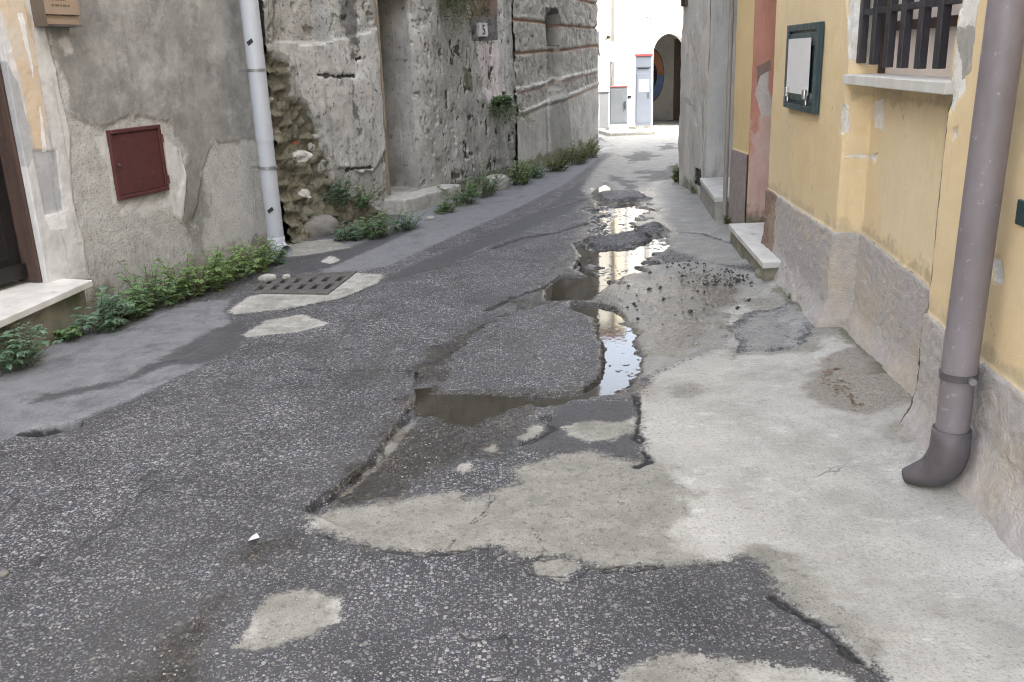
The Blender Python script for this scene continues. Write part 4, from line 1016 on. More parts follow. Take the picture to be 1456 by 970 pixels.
# ------------------------------------------------------------------ downpipes
def left_pipe():
    c = G(395, 362); x, y = c; r = .071
    o = empty('downpipe', (x, y, 0), 'pale grey plastic downpipe between the roughcast house and the mossy rubble corner', 'drainpipe')
    b = MB(); b.tube([(x, y, .10), (x, y, 1.02)], r, 20); b.tube([(x, y, .98), (x, y, 6.9)], r * 1.06, 20)
    b.build('pipe', MAT['greypipe'], o, True)
    m = G(412, 366); v = m - c
    b = MB(); b.tube([(x, y, .16), (x, y, .09), (x + v[0] * .25, y + v[1] * .25, .055), (x + v[0] * .7, y + v[1] * .7, .035)], [r * 1.03, r * 1.05, r * .95, r * .9], 18, False)
    b.build('outlet', MAT['greypipe'], o, True, solid=.006)
    for py in (238, 100):
        z = ZH(x, y, py); b = MB(); b.tube([(x, y, z - .012), (x, y, z + .012)], r * 1.12, 20)
        b.box((x - .10, y + .04, z), (.06, -.02, 0), (.004, .012, 0), (0, 0, .01)); b.build('bracket', MAT['galv'], o)
    for py, dx in ((60, -.01), (297, .0)):
        z = ZH(x, y, py); b = MB(); b.box((x + dx, y - r * 1.07, z), (.022, 0, .014), (0, .004, 0), (-.006, 0, .014)); b.build('tape_scrap', MAT['dark'], o)
left_pipe()
def right_pipe():
    P0 = WC.at(0, out=.105)
    p = Wp(1356, 590, P0, P0 + WC.d); x, y = p[:2]; r = .060
    o = empty('downpipe', (x, y, 0), 'purplish grey metal downpipe with curved shoe on yellow wall', 'drainpipe')
    zs = ZH(x, y, 616); zc = ZH(x, y, 533)
    b = MB(); b.tube([(x, y, zs - .02), (x, y, zc + .02)], r * .95, 28); b.tube([(x, y, zc - .01), (x + .10, y, 7.0)], r * 1.0, 28)
    b.build('pipe', MAT['lead'], o, True)
    m = G(1287, 687); v = np.array([m[0] - x, m[1] - y])
    pts = [(x, y, zs + .02), (x, y, zs - .04)]; rad = [r * 1.04, r * 1.07]
    ctl = np.array([(0, zs - .07, 1.08), (.10, .115, 1.08), (.30, .078, .98), (.58, .056, .78), (.85, .040, .56), (1.02, .030, .42)])
    for q in np.linspace(0, 5, 16):
        f, z, k = (np.interp(q, range(6), ctl[:, i]) for i in range(3)); pts.append((x + v[0] * f, y + v[1] * f, z)); rad.append(r * k)
    b = MB(); b.tube(pts, rad, 28, False); b.build('shoe', MAT['castiron'], o, True, solid=.008)
    b = MB(); b.tube([(x, y, zc - .013), (x, y, zc + .013)], r * 1.06, 28); b.box((x + .06, y + .05, zc), (.05, .01, 0), (-.004, .012, 0), (0, 0, .012))
    cl = b.build('bracket', MAT['castiron'], o)
    b = MB(); d = np.array([-x + .9, -y]); d /= np.linalg.norm(d); q = np.array([x, y]) + d * r * 1.1
    b.tube([(q[0] + .03, q[1], zc), (q[0] + .03 + d[0] * .02, q[1] + d[1] * .02, zc)], .013, 10); b.build('screw', MAT['galv'], cl)
right_pipe()
def thin_pipe():
    x, y = G(1033, 317); x -= .01; y += .05
    o = MB().tube([(x, y, 0), (x, y, 7.2)], .022, 12).build('downpipe', simple('rusty_pipe', (.28, .26, .24), (.17, .15, .135), 9, .7, stretch=(1, 1, .2)), None, True)
    tag(o, 'thin rusty grey pipe running up beside the ochre pier', 'drainpipe')
thin_pipe()

# ------------------------------------------------------------------ drain
def drain():
    c = gp([(361, 416.5), (465, 416.5), (499, 390), (381, 397)])       # near-left, near-right, far-right, far-left
    def bl(s, t): return c[0] * (1 - s) * (1 - t) + c[1] * s * (1 - t) + c[2] * s * t + c[3] * (1 - s) * t
    o = empty('drain_grate', (*bl(.5, .5), 0), 'rusty iron street drain grate with two rows of slots in a cement collar', 'drain')
    def slab(mb, s0, s1, t0, t1, z0, z1, sk=0.0):
        mb.prism([bl(s0 + sk * 0, t0), bl(s1, t0), bl(s1 + sk, t1), bl(s0 + sk, t1)], z0, z1)
    f = MB(); e = .05
    slab(f, -e, 1 + e, -.10, 0, -.05, .014); slab(f, -e, 1 + e, 1, 1.10, -.05, .014); slab(f, -e, 0, 0, 1, -.05, .014); slab(f, 1, 1 + e, 0, 1, -.05, .014)
    f.build('frame', MAT['grate'], o, bevel=.003)
    g_ = MB(); z0, z1 = -.035, .009
    for t0, t1 in ((.01, .14), (.44, .56), (.86, .99)): slab(g_, .01, .99, t0, t1, z0, z1)
    for t0, t1, off in ((.14, .44, .0), (.56, .86, .02)):
        xs = np.linspace(.05, .93, 6) + off
        lo = .01
        for k, x in enumerate(xs):
            if k < 5 or True:
                a = x - .035 + (.0)
                slab(g_, lo, a, t0, t1, z0, z1); lo = x + .035
        slab(g_, lo, .99, t0, t1, z0, z1)
    g_.build('grating', MAT['grate'], o, bevel=.002)
    p = MB(); p.prism([bl(0, 0), bl(1, 0), bl(1, 1), bl(0, 1)], -.15, -.14); p.build('pit', MAT['dark'], o)
drain()

# ------------------------------------------------------------------ stones and litter
import bmesh
def stone_mesh(name, rx, ry, rz, seed, mat, rough=.22, sub=4, rot=0):
    bm = bmesh.new(); bmesh.ops.create_icosphere(bm, subdivisions=sub, radius=1)
    V = np.array([v.co for v in bm.verts])
    n = 1 + rough * (fbm(V[:, 0] * 1.6 + seed * 3.1 + V[:, 2], V[:, 1] * 1.6 + V[:, 2] * .8 - seed, 4, seed) - .5) * 2
    V = V * n[:, None]
    V = np.sign(V) * np.abs(V) ** .88 * np.array([rx, ry, rz])
    cr, sr = math.cos(rot), math.sin(rot); V[:, :2] = V[:, :2] @ np.array([[cr, sr], [-sr, cr]])
    for v, q in zip(bm.verts, V): v.co = q
    me = bpy.data.meshes.new(name); bm.to_mesh(me); bm.free(); me.materials.append(mat)
    for p in me.polygons: p.use_smooth = True
    o = bpy.data.objects.new(name, me); col.objects.link(o); return o
def stone(name, px, py, rx, ry, rz, seed, mat, label, cat, group=None, z=None, rot=0, sub=4):
    o = stone_mesh(name, rx, ry, rz, seed, mat, sub=sub, rot=rot); x, y = G(px, py); o.location = (x, y, rz * .62 if z is None else z)
    return tag(o, label, cat, group)
stone('boulder', 453, 334, .215, .13, .115, 3, MAT['stone'], 'smooth rounded grey boulder at the foot of the mossy rubble corner', 'boulder', rot=.35)
stone('stone_block', 705, 270, .17, .12, .12, 8, MAT['palestone'], 'pale squarish stone block against the ruined wall among weeds', 'stone', rot=.45)
stone('stone', 381, 399.5, .07, .045, .035, 5, MAT['palestone'], 'flat pale stone lying at the back edge of the drain grate', 'stone', rot=.3, sub=3)
stone('stone', 408, 396.5, .035, .025, .022, 9, MAT['palestone'], 'small white stone next to the flat pale one behind the drain', 'stone', rot=.8, sub=3)
stone('stone', 3, 820, .022, .018, .012, 12, MAT['stone'], 'grey pebble on coarse asphalt at the left edge', 'stone', sub=3)
stone('stone', 612, 312, .05, .03, .02, 15, MAT['palestone'], 'little pale stone beside the worn doorstep', 'stone', sub=3)
stone('rubble_stone', 424, 318, .05, .045, .04, 18, MAT['palestone'], 'fist sized stone fallen between boulder and grey downpipe', 'stone', sub=3)
stone('rubble_stone', 478, 322, .06, .04, .045, 19, MAT['stone'], 'rough stone wedged behind the boulder under the weeds', 'stone', z=.10, sub=3)
stone('kerb_stone', 1084, 398, .05, .07, .05, 21, MAT['mossy'], 'mossy lump of stone below the marble doorstep corner', 'stone', sub=3)

def scraps():
    x, y = G(362, 771)
    b = MB(); b.add([(x - .020, y - .010, .012), (x - .002, y - .018, .020), (x + .018, y + .006, .014), (x + .006, y + .020, .026), (x - .012, y + .014, .016)], [(0, 1, 3, 4), (1, 2, 3)])
    tag(b.build('paper_scrap', MAT['paper'], solid=.0008), 'crumpled scrap of white paper on damp asphalt', 'litter')
    x, y = G(1214, 519)
    b = MB(); b.add([(x - .014, y - .008, .014), (x + .010, y - .012, .018), (x + .018, y + .006, .020), (x - .006, y + .012, .028)], [(0, 1, 2, 3)])
    tag(b.build('paper_scrap', MAT['paper'], solid=.0008), 'tiny white paper scrap on dirt beside the yellow wall', 'litter')
scraps()

def scatter_mesh(name, pts, sizes, mat, zoff, flat=.6, leaf=False):
    V = []; Fc = []
    base = np.array([(1, 0, 0), (-.5, .86, 0), (-.5, -.86, 0), (0, 0, 1), (.3, .2, -.9)]) if not leaf else np.array([(-1, 0, 0), (0, .45, .25), (1, 0, .1), (0, -.45, .2)])
    fc = [(0, 1, 3), (1, 2, 3), (2, 0, 3), (1, 0, 4), (2, 1, 4), (0, 2, 4)] if not leaf else [(0, 3, 2, 1)]
    for (x, y), s in zip(pts, sizes):
        a = rng.uniform(0, 6.28); R = np.array([[math.cos(a), -math.sin(a), 0], [math.sin(a), math.cos(a), 0], [0, 0, 1]])
        q = (base * rng.uniform(.65, 1.3, base.shape)) @ R.T * s * np.array([1, 1, flat]) + np.array([x, y, zoff])
        n = len(V); V += [tuple(k) for k in q]; Fc += [tuple(n + i for i in f) for f in fc]
    me = bpy.data.meshes.new(name); me.from_pydata(V, [], Fc); me.update(); me.materials.append(mat)
    o = bpy.data.objects.new(name, me); col.objects.link(o); return o
def in_poly(px_pts, n, falloff=None):
    out = []; q = np.array(px_pts, float); lo, hi = q.min(0), q.max(0)
    while len(out) < n:
        p = rng.uniform(lo, hi)
        if poly_sdf(np.array([p[0]]), np.array([p[1]]), q, 1)[0] > -.5: out.append(G(*p))
    return out
crumbs = in_poly([(945, 380), (970, 372), (1045, 386), (1092, 400), (1075, 412), (1030, 400), (1000, 410), (970, 394)], 170) + in_poly([(1010, 398), (1060, 400), (1050, 409), (1015, 407)], 60) + in_poly([(880, 400), (950, 362), (1100, 400), (1040, 450), (900, 470)], 130)
tag(scatter_mesh('gravel', crumbs, np.clip(rng.lognormal(math.log(.0075), .5, len(crumbs)), .003, .022), MAT['tar'], .012), 'black asphalt crumbs scattered over the worn pale road', 'gravel', None, 'stuff')
pt = in_poly([(0, 640), (560, 560), (900, 800), (1200, 960), (0, 968)], 900)
tag(scatter_mesh('pebbles', pt, rng.uniform(.002, .0065, len(pt)), MAT['palestone'], .006), 'loose pale grit on the coarse asphalt', 'gravel', None, 'stuff')
pt = in_poly([(1165, 515), (1210, 510), (1250, 520), (1290, 545), (1215, 590), (1170, 560)], 120) + in_poly([(575, 325), (620, 312), (640, 318), (590, 334)], 16) + in_poly([(60, 492), (140, 478), (300, 425), (350, 405), (330, 400), (100, 478)], 40) + in_poly([(395, 385), (430, 372), (440, 380), (405, 395)], 14)
tag(scatter_mesh('leaf_litter', pt, rng.uniform(.007, .02, len(pt)), MAT['leafdry'], .016, 1, True), 'dry brown leaf crumbs on the dirt patch and under weeds', 'leaves', None, 'stuff')

# ------------------------------------------------------------------ weeds
def weed(px, py, spread, height, stems, leaf, label, mat=LEAF, at=None, out=None, droop=0.35, group='weeds growing along the walls', grass=False, name='weed_plant'):
    if at is None:
        x, y = G(px, py); base = np.array([x, y, -.01])
    else: base = np.asarray(at, float)
    o = empty(name, tuple(base), label, 'weed', group)
    S = MB(); V = []; Fc = []
    d0 = np.array([.9, -.35]) if out is None else np.asarray(out)
    stems = int(stems * 1.15); leaf *= rng.uniform(1.2, 1.7); height *= rng.uniform(.95, 1.5); spread *= rng.uniform(.8, 1.15)
    if mat is LEAF: mat = [LEAF, LEAFB, LEAF, LEAFC][rng.integers(0, 4)]
    for i in range(stems):
        a = rng.uniform(0, 6.28); rr = spread * math.sqrt(rng.uniform(0, 1))
        p = base + np.array([math.cos(a) * rr * .75, math.sin(a) * rr * .75, 0])
        h = height * rng.uniform(.5, 1.05) * (1 - .35 * (rr / spread) ** 2)
        lean = rng.normal(0, .35, 2) + d0 * .22 + np.array([math.cos(a), math.sin(a)]) * .45 * rr / spread
        pts = []
        n = 6
        for k in range(n + 1):
            t = k / n
            pts.append(p + np.array([lean[0] * h * t * (.5 + min(droop, .3) * t), lean[1] * h * t * (.5 + min(droop, .3) * t), h * (t - droop * .6 * t * t)]))
        S.tube(pts, list(np.linspace(.0032, .0014, n + 1)), 4, False)
        nl = max(4, int(h / leaf * 2.0)) if not grass else 0
        def leafquad(c, u, L, w):
            u = u / np.linalg.norm(u); sd = np.cross(u, (0, 0, 1.0)); sd /= np.linalg.norm(sd) + 1e-9; up = np.cross(sd, u)
            m = len(V)
            V.extend([c, c + u * L * .28 + sd * w * .8 + up * L * .06, c + u * L * .62 + sd * w - up * L * .02, c + u * L - up * L * .22, c + u * L * .62 - sd * w - up * L * .02, c + u * L * .28 - sd * w * .8 + up * L * .06, c + u * L * .5 - up * L * .06])
            Fc.extend([(m, m + 6, m + 2, m + 1), (m + 6, m + 3, m + 2), (m, m + 5, m + 4, m + 6), (m + 6, m + 4, m + 3)])
        for k in range(nl):
            t = .12 + .88 * (k + rng.uniform(0, 1)) / nl; f = t * n; i0 = min(int(f), n - 1); c = pts[i0] + (pts[i0 + 1] - pts[i0]) * (f - i0)
            b = rng.uniform(0, 6.28); L = leaf * rng.uniform(.6, 1.25) * (1.1 - .4 * t)
            u = np.array([math.cos(b), math.sin(b), rng.uniform(-.15, .75)])
            leafquad(c, u, L, L * rng.uniform(.17, .26))
            if rng.uniform() < .75:
                for s in (-1, 1):
                    bb = b + s * rng.uniform(.5, .9); leafquad(c + u * L * .25, np.array([math.cos(bb), math.sin(bb), u[2] * .7]), L * .72, L * .16)
        if grass:
            for q in range(3):
                b = rng.uniform(0, 6.28); hh = h * rng.uniform(.5, 1.0); dv = np.array([math.cos(b), math.sin(b), 0]); sd = np.array([-dv[1], dv[0], 0]) * .0035
                m = len(V); V.extend([p - sd, p + sd, p + dv * hh * .18 + sd + (0, 0, hh * .6), p + dv * hh * .18 - sd + (0, 0, hh * .6), p + dv * hh * .55 + (0, 0, hh * .92)])
                Fc.extend([(m, m + 1, m + 2, m + 3), (m + 3, m + 2, m + 4)])
    L = MB(); L.add(V, Fc); S.build('stems', STEM, o); L.build('leaves', mat, o)
    return o
W_ = 'bushy green weed '
weed(12, 522, .17, .33, 30, .055, 'leafy weed cut by the left edge below the marble threshold')
weed(100, 482, .10, .17, 16, .045, 'low weed creeping under the marble threshold corner')
weed(140, 468, .15, .28, 26, .055, 'bushy weed right under the end of the marble threshold')
weed(178, 452, .16, .27, 28, .052, 'broad weed at the roughcast wall, next after the threshold')
weed(222, 437, .16, .36, 32, .052, 'tall weed below the maroon wall hatch')
weed(262, 424, .15, .34, 30, .050, 'dense weed below and after the maroon hatch')
weed(298, 412, .15, .32, 28, .050, 'mid-height weed halfway from hatch to grey downpipe')
weed(330, 398, .15, .33, 28, .048, 'thick weed before the drain on the roughcast wall')
weed(362, 386, .14, .32, 28, .048, 'dark green weed beside the foot of the grey downpipe')
weed(388, 376, .10, .22, 18, .045, 'small weed touching the outlet of the grey downpipe')
weed(413, 336, .10, .36, 22, .050, 'upright weed between grey downpipe and boulder')
weed(495, 341, .14, .19, 26, .045, 'low spreading weed in front of the boulder')
weed(530, 337, .16, .26, 30, .048, 'full weed between boulder and worn doorstep')
weed(572, 326, .15, .27, 28, .045, 'bright weed hanging over the worn doorstep')
weed(0, 0, .10, .32, 20, .050, 'blue-green weed rooted in the rubble above the boulder', at=WB.at(WB.uz(480, 292)[0], WB.uz(480, 292)[1], .02), out=(.8, -.4))
weed(0, 0, .10, .30, 20, .045, 'dark weed rooted in the wall above the doorstep weeds', at=WB.at(WB.uz(512, 300)[0], WB.uz(512, 300)[1], .02), out=(.8, -.4))
weed(632, 302, .12, .18, 20, .042, 'small bright weed just past the worn doorstep')
weed(660, 290, .15, .28, 26, .045, 'middle weed of the clump before the pale stone block')
weed(684, 279, .17, .42, 32, .045, 'tallest weed rising behind the pale stone block')
weed(738, 262, .17, .33, 28, .045, 'rounded weed at the corner of the rusticated house')
weed(762, 253, .14, .24, 22, .045, 'short weed under the rusticated house corner')
weed(792, 243, .18, .30, 30, .045, 'pale grassy weed under the arched slit window', LEAFY)
weed(815, 233, .20, .36, 34, .045, 'yellow-green weed mound past the slit window', LEAFY)
weed(836, 224, .20, .40, 30, .045, 'last yellow-green weed at the far end of the wall', LEAFY)
p = WB.uz(706, 150); weed(0, 0, .14, .62, 60, .05, 'green plant hanging from the wall below the number plaque', at=WB.at(p[0], p[1], .0), out=(1.2, -.6), droop=2.4, group='plants rooted in the ruined wall')
p = WB.uz(636, 0); weed(0, 0, .18, .55, 50, .05, 'green tuft hanging at the top of the ruined wall', LEAFY, at=WB.at(p[0], p[1] + .05, .0), out=(1.2, -.6), droop=2.6, group='plants rooted in the ruined wall')
p = WB.uz(664, -8); weed(0, 0, .12, .42, 30, .045, 'smaller yellowish tuft above the number plaque', LEAFY, at=WB.at(p[0], p[1] + .05, .0), out=(1.2, -.6), droop=2.6, group='plants rooted in the ruined wall')
weed(1096, 402, .05, .08, 10, .025, 'tiny weed under the corner of the near marble doorstep', LEAFY)
weed(1122, 432, .05, .07, 10, .022, 'tiny weed at the foot of the yellow house plinth')
weed(968, 258, .14, .26, 22, .045, 'pale grassy weed at the far corner of the grey house', LEAFY)
weed(990, 274, .08, .14, 12, .04, 'small weed under the vent hole of the grey house', LEAFY)
weed(1034, 318, .06, .12, 12, .03, 'little weed at the foot of the thin rusty pipe', LEAFY)

# ------------------------------------------------------------------ far end of the lane
def yface(mb, pts, y0, y1):               # upright outline in x, z pushed from y0 to y1
    n = len(pts); mb.add([(x, y0, z) for x, z in pts] + [(x, y1, z) for x, z in pts], [tuple(range(n)), tuple(range(n, 2 * n))[::-1]] + [(i, n + i, n + (i + 1) % n, (i + 1) % n) for i in range(n)])
def xat(px, y, py=120):
    p = Wp(px, py, (0, y), (1, y)); return p[0]
def zat(px, py, y): return Wp(px, py, (0, y), (1, y))[2]
def far_end():
    yf = 20.6
    xa0, xa1 = xat(928.5, yf), xat(976, yf); xm = (xa0 + xa1) / 2; hw = (xa1 - xa0) / 2
    zsp = zat(930, 76, yf); ztop = zat(952, 47.5, yf)
    xl, xr = xat(888, yf), 10.0
    h = empty('white_house', (xl, yf, 0), 'whitewashed house with dark arched passage at the end of the lane', 'house')
    arch = [(xm - hw * math.cos(a), zsp + (ztop - zsp) * math.sin(a)) for a in np.linspace(0, math.pi, 25)]
    wm = plaster('whitewash', ((.78, .765, .73), (.66, .65, .62), 1.6), [], bump=.006, bscale=40, bump2=.02, streak=((.50, .49, .46), .60, .35), soot=((.52, .50, .46), .25))
    b = MB(); yface(b, [(xl, -.2), (xa0, -.2)] + arch + [(xa1, -.2), (xr, -.2), (xr, 4.3), (xl, 4.3)], yf, yf + .45)
    b.prism([(xl, yf + 2.6), (xr, yf + 2.6), (xr, yf + 7), (xl, yf + 7)], -.2, 4.29); b.prism([(xl, yf + .45), (xa0 - .05, yf + .45), (xa0 - .05, yf + 2.6), (xl, yf + 2.6)], -.2, 4.29)
    b.prism([(xl, yf + .45), (xr, yf + .45), (xr, yf + 2.6), (xl, yf + 2.6)], ztop + .3, 4.28)
    b.build('wall', wm, h)
    yb = yf + 1.9
    b = MB(); b.prism([(xa0 - .05, yb), (xr - 3, yb), (xr - 3, yb + .6), (xa0 - .05, yb + .6)], -.2, ztop + .3); b.prism([(xa1 + .9, yf + .45), (xr - 3, yf + .45), (xr - 3, yb), (xa1 + .9, yb)], -.2, ztop + .29)
    b.build('passage_wall', MAT['innerwall'], h)
    b = MB(); x = xat(958, yb - .03); b.prism([(x, yb - .09), (x + .09, yb - .09), (x + .09, yb - .002), (x, yb - .002)], -.1, ztop - .1); b.prism([(x + .09, yb - .05), (x + 1, yb - .05), (x + 1, yb - .004), (x + .09, yb - .004)], -.1, ztop - .12)
    b.build('door', MAT['wood'], h)
    zc = zat(925, 107, yb); xc = xat(924, yb); rx = xat(943, yb) - xc; rz = zat(925, 70, yb) - zc
    ds = empty('round_panel', (xc, yb, zc), 'large round painted panel, orange above and blue below, inside the arched passage', 'wall panel')
    def disc(k, y, a0, a1, mat, nm, par):
        b = MB(); pts = [(xc + rx * k * math.cos(a), zc + rz * k * math.sin(a)) for a in np.linspace(a0, a1, 30)]
        yface(b, pts, y - .02, y); return b.build(nm, mat, par)
    disc(1.06, yb - .003, 0, 2 * math.pi * 29 / 30, MAT['wood'], 'rim', ds); disc(1.0, yb - .026, .0, math.pi, MAT['orange'], 'upper_half', ds); disc(1.0, yb - .026, math.pi, 2 * math.pi, MAT['blue'], 'lower_half', ds)
    disc(.52, yb - .05, 0, 2 * math.pi * 29 / 30, MAT['dark'], 'centre', ds)
    b = MB(); xr_ = xat(890, yf - .1); b.tube([(xr_, yf - .07, 0), (xr_, yf - .07, 4.3)], .045, 12)
    tag(b.build('downpipe', MAT['galv'], None, True), 'grey downpipe on the white house behind the cabinets', 'drainpipe')
    # cream house to the left of it
    yc = yf - .25
    h2 = empty('cream_house', (xl, yc, 0), 'pale cream house end with blank wall behind the road signs', 'house')
    cm = plaster('cream_wash', ((.78, .74, .65), (.70, .66, .57), 1.3), [], bump=.004, bscale=40, bump2=.01, streak=((.6, .55, .45), .62, .3))
    b = MB(); b.prism([(-3, yc), (xl - .01, yc), (xl - .01, yc + 6), (-3, yc + 6)], -.2, 4.6); b.build('wall', cm, h2)
    b = MB(); x0 = xat(873, yc); x1 = xat(877, yc); b.prism([(x0, yc - .05), (x1, yc - .05), (x1, yc - .001), (x0, yc - .001)], .0, 4.59); b.build('pilaster_strip', simple('ochre_strip', (.62, .55, .38), (.55, .48, .33), 5, .8), h2)
    b = MB(); b.prism([(-3.1, yc - .12), (xl - .005, yc - .12), (xl - .005, yc + 6), (-3.1, yc + 6)], 4.601, 4.72); b.build('roof', MAT['roof'], h2)
    # wires
    def wire(pxs, nm, lab):
        pts = [(xat(a, yf - .03, c), yf - .03, zat(a, c, yf - .03)) for a, c in pxs]
        tag(MB().tube(pts, .011, 6).build(nm, MAT['cable'], None, True), lab, 'cable')
    wire([(892, -30), (894, 0), (900, 9), (908, 17), (918, 24), (928, 27), (938, 27), (948, 23), (960, 12), (975, -10)], 'cable', 'slack cable sagging across the white house above the arch')
    wire([(925, -30), (925, 15), (924, 45), (924, 60), (923, 120)], 'cable', 'thin cable running straight down beside the arch')
    # cabinets on their kerb
    def box_at(mb, c, w, d, z0, z1, rot, ox=0, oy=0):
        cr, sr = math.cos(rot), math.sin(rot)
        f = [(-w / 2 + ox, -d / 2 + oy), (w / 2 + ox, -d / 2 + oy), (w / 2 + ox, d / 2 + oy), (-w / 2 + ox, d / 2 + oy)]
        mb.prism([(c[0] + x * cr - y * sr, c[1] + x * sr + y * cr) for x, y in f], z0, z1)
    yk = G(900, 193)[1]
    k = MB(); k.prism([(xat(866, yk, 190), yk), (xat(933, yk, 190), yk), (xat(933, yk, 190) + .1, yf - .02), (xat(850, yk, 190), yf - .3)], -.1, .07)
    k.build('kerb', MAT['concrete'], None, bevel=.02); tag(bpy.data.objects['kerb'], 'low cement plinth under the two utility cabinets', 'kerb')
    b = MB(); p = G(853, 189); box_at(b, p, .42, .3, -.05, .10, .2); tag(b.build('kerb_stone', MAT['palestone'], None, bevel=.02), 'pale kerb block behind the edge-on road sign', 'kerb')
    def cabinet(p0, p1, ptop, pbase, y, rot, depth, name, lab, kind):
        x0, x1 = xat(p0, y, pbase), xat(p1, y, pbase); w = x1 - x0; c = ((x0 + x1) / 2, y + depth / 2)
        z0, z1 = .07, zat((p0 + p1) / 2, ptop, y)
        o = empty(name, (c[0], c[1], z0), lab, 'utility cabinet')
        if kind == 'tall':
            b = MB(); box_at(b, c, w, depth, z0 + .06, z1 - .26, rot); box_at(b, c, w, depth, z1 - .245, z1 - .03, rot); box_at(b, c, w * .96, depth * .95, z1 - .27, z1 - .23, rot); b.build('body', MAT['cabinet_pale'], o, bevel=.008)
            b = MB(); box_at(b, c, w + .03, depth + .03, z1 - .029, z1 + .02, rot); b.build('red_cap', MAT['redtrim'], o, bevel=.006)
            b = MB(); box_at(b, c, w + .02, depth + .02, z0, z0 + .059, rot); b.build('base', MAT['concrete'], o, bevel=.006)
            b = MB(); box_at(b, c, w * .82, .006, z0 + .12, z1 - .36, rot, 0, -depth / 2 - .003); d = b.build('door', MAT['cabinet_pale'], o, bevel=.002)
            b = MB(); box_at(b, c, w * .62, .002, zat(917, 131, y), zat(917, 113, y), rot, .01, -depth / 2 - .0075); b.build('blank_notice', MAT['paper'], d)
            b = MB(); box_at(b, c, w * .70, .012, z1 - .272, z1 - .256, rot, 0, -depth / 2 - .004); b.build('slot', MAT['dark'], o)
            b = MB(); box_at(b, c, .02, .012, z0 + .62, z0 + .74, rot, w * .36, -depth / 2 - .010); b.build('handle', MAT['galv'], d)
        else:
            b = MB(); box_at(b, c, w, depth, z0 + .10, z1 - .015, rot); b.build('body', MAT['cabinet'], o, bevel=.006)
            b = MB(); box_at(b, c, w + .02, depth + .02, z1 - .0145, z1 + .006, rot); b.build('red_cap', MAT['redtrim'], o, bevel=.004)
            b = MB(); box_at(b, c, w + .03, depth + .03, z0, z0 + .099, rot); b.build('base', MAT['white'], o, bevel=.006)
            b = MB(); box_at(b, c, w * .90, .006, z0 + .14, z1 - .05, rot, 0, -depth / 2 - .003); d = b.build('door', MAT['cabinet'], o, bevel=.002)
            b = MB(); box_at(b, c, .02, .014, z0 + .40, z0 + .56, rot, w * .38, -depth / 2 - .012); b.build('handle', MAT['dark'], d)
    yq = G(885, 189)[1]
    cabinet(869.5, 894, 123, 188, yq, -.16, .42, 'utility_cabinet', 'short grey utility cabinet with thin red edge on a white base', 'short')
    cabinet(906, 929, 78, 186, yq, -.20, .46, 'utility_cabinet', 'tall pale blue-grey utility cabinet with red cap and white notice', 'tall')
    b = MB(); p = (xat(858.5, yf - .6, 178), yf - .55); h_ = zat(858, 131, yf - .7); o = empty('meter_box', (*p, 0), 'low white metal box behind the short grey cabinet', 'meter box')
    box_at(b, p, .20, .25, 0, h_ - .03, 0); b.build('body', MAT['white'], o, bevel=.006); b = MB(); box_at(b, p, .23, .28, h_ - .029, h_, 0); b.build('lid', MAT['cabinet'], o, bevel=.004)
    ym = yf - .28
    x0, x1 = xat(888, ym), xat(900, ym); o = empty('meter_box', ((x0 + x1) / 2, ym, zat(894, 162, ym)), 'white wall meter box with dark slot between the two cabinets', 'meter box')
    b = MB(); b.prism([(x0, ym), (x1, ym), (x1, yf - .003), (x0, yf - .003)], zat(894, 136, ym), zat(894, 115, ym)); b.build('upper_box', MAT['white'], o, bevel=.005)
    b = MB(); b.prism([(x0, ym), (x1, ym), (x1, yf - .003), (x0, yf - .003)], zat(894, 162, ym), zat(894, 141, ym)); b.build('lower_box', MAT['white'], o, bevel=.005)
    b = MB(); b.prism([(x0 + .02, ym + .05), (x1 - .02, ym + .05), (x1 - .02, yf - .003), (x0 + .02, yf - .003)], zat(894, 142, ym), zat(894, 135, ym)); b.build('slot', MAT['dark'], o)
    # signs
    x, y = G(849.3, 196)
    o = empty('road_sign', (x, y, 0), 'grey road sign seen edge-on at the end of the ruined wall', 'road sign')
    zt = ZH(x, y, 42); zb = ZH(x, y, 80)
    b = MB(); b.tube([(x, y, -.05), (x, y, zt - .05)], .028, 12); b.build('post', MAT['galv'], o, True)
    dv = np.array([.25, .97]); rr = (zt - zb) / 2; zc = (zt + zb) / 2; c2 = np.array([x + .06, y - .02]); nrm = np.array([dv[1], -dv[0]])
    b = MB(); ring = [(c2 + dv * rr * math.cos(a), zc + rr * math.sin(a)) for a in np.linspace(0, 2 * math.pi, 28, endpoint=False)]
    n = len(ring); b.add([(*(q - nrm * .015), z) for q, z in ring] + [(*(q + nrm * .015), z) for q, z in ring], [tuple(range(n)), tuple(range(n, 2 * n))[::-1]] + [(i, (i + 1) % n, n + (i + 1) % n, n + i) for i in range(n)])
    b.build('sign_plate', MAT['galv'], o)
    x, y = xat(869.2, yf - 1.0, 180), yf - 1.0
    o = empty('road_sign', (x, y, 0), 'small white square sign with a faint grey circle, behind the short cabinet', 'road sign')
    z0, z1 = zat(869, 88, y), zat(869, 60, y); w = (xat(876, y) - xat(863, y)) / 2
    b = MB(); b.tube([(x, y, 0), (x, y, z1 - .02)], .02, 10); b.build('post', MAT['galv'], o, True)
    b = MB(); b.prism([(x - w, y - .045), (x + w, y - .045), (x + w, y - .025), (x - w, y - .025)], z0, z1); pl = b.build('sign_plate', MAT['white'], o, bevel=.003)
    zc = zat(869, 69, y); b = MB(); r0, r1 = w * .62, w * .84; v = []
    for a in np.linspace(0, 2 * math.pi, 24, endpoint=False): v += [(x + r0 * math.cos(a), y - .049, zc + r0 * math.sin(a)), (x + r1 * math.cos(a), y - .049, zc + r1 * math.sin(a))]
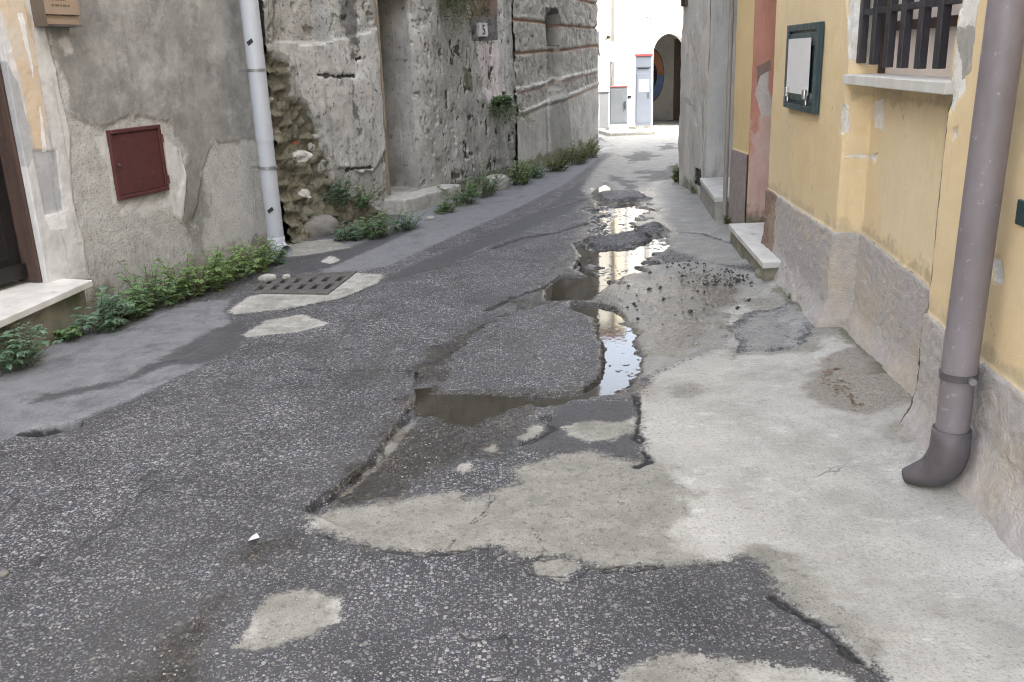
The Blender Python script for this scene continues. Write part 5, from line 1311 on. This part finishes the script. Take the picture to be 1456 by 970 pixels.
    b.add(v, [(2 * i, 2 * i + 1, (2 * i + 3) % 48, (2 * i + 2) % 48) for i in range(24)]); d = r0 * .72
    b.add([(x - d - .01, y - .0485, zc + d - .01), (x - d + .01, y - .0485, zc + d + .01), (x + d + .01, y - .0485, zc - d + .01), (x + d - .01, y - .0485, zc - d - .01)], [(0, 1, 2, 3)])
    b.build('ring', simple('faded_grey', (.42, .42, .42), None, 5, .6), pl)
    b = MB(); x, z = xat(865, yf - .28), zat(865, 53, yf - .28); b.prism([(x - .03, yf - .37), (x + .03, yf - .37), (x + .03, yf - .252), (x - .03, yf - .252)], z - .03, z + .03)
    tag(b.build('wall_lamp_stub', MAT['dark'], None, bevel=.01), 'small black fitting on the cream wall above the square sign', 'fitting')
far_end()
# dark plate at the right edge of the yellow wall
u, z1 = WC.uz(1452, 283); z0 = WC.uz(1452, 320)[1]
b = MB(); WC.box(b, u, u + .16, z0, z1, -.02, .012); tag(b.build('cover_plate', MAT['green'], None, bevel=.003), 'dark blue-grey cover plate on the yellow wall beyond the big downpipe', 'cover plate')
# ------------------------------------------------------------------ daylight
w = bpy.data.worlds.new('World'); scene.world = w; w.use_nodes = True
nt = w.node_tree; bg = nt.nodes['Background']
sky = nt.nodes.new('ShaderNodeTexSky'); sky.sky_type = 'NISHITA'; sky.sun_disc = False
EL, AZ = math.radians(40), math.atan2(.90, -.44)
sky.sun_elevation = EL; sky.sun_rotation = AZ
sky.air_density = 1.0; sky.dust_density = 4.0; sky.ozone_density = .6
hs = nt.nodes.new('ShaderNodeHueSaturation'); hs.inputs['Saturation'].default_value = .45
nt.links.new(sky.outputs[0], hs.inputs['Color']); nt.links.new(hs.outputs[0], bg.inputs[0]); bg.inputs[1].default_value = .15
sd = bpy.data.lights.new('sun', 'SUN'); sd.energy = 1.5; sd.angle = math.radians(12); sd.color = (1, .98, .94)
so = bpy.data.objects.new('sun', sd); col.objects.link(so)
dirv = Vector((-math.sin(AZ) * math.cos(EL), -math.cos(AZ) * math.cos(EL), -math.sin(EL)))
so.rotation_euler = dirv.to_track_quat('-Z', 'Y').to_euler()
vs = scene.view_settings
vs.view_transform = 'Standard'; vs.look = 'None'; vs.exposure = 3.2; vs.gamma = 1.0; vs.use_curve_mapping = False
c = scene.cycles
c.use_denoising = True; c.pixel_filter_type = 'BLACKMAN_HARRIS'; c.filter_width = 1.1; c.max_bounces = 8; c.diffuse_bounces = 5; c.glossy_bounces = 3; c.transmission_bounces = 4
c.use_adaptive_sampling = True; c.adaptive_threshold = .01
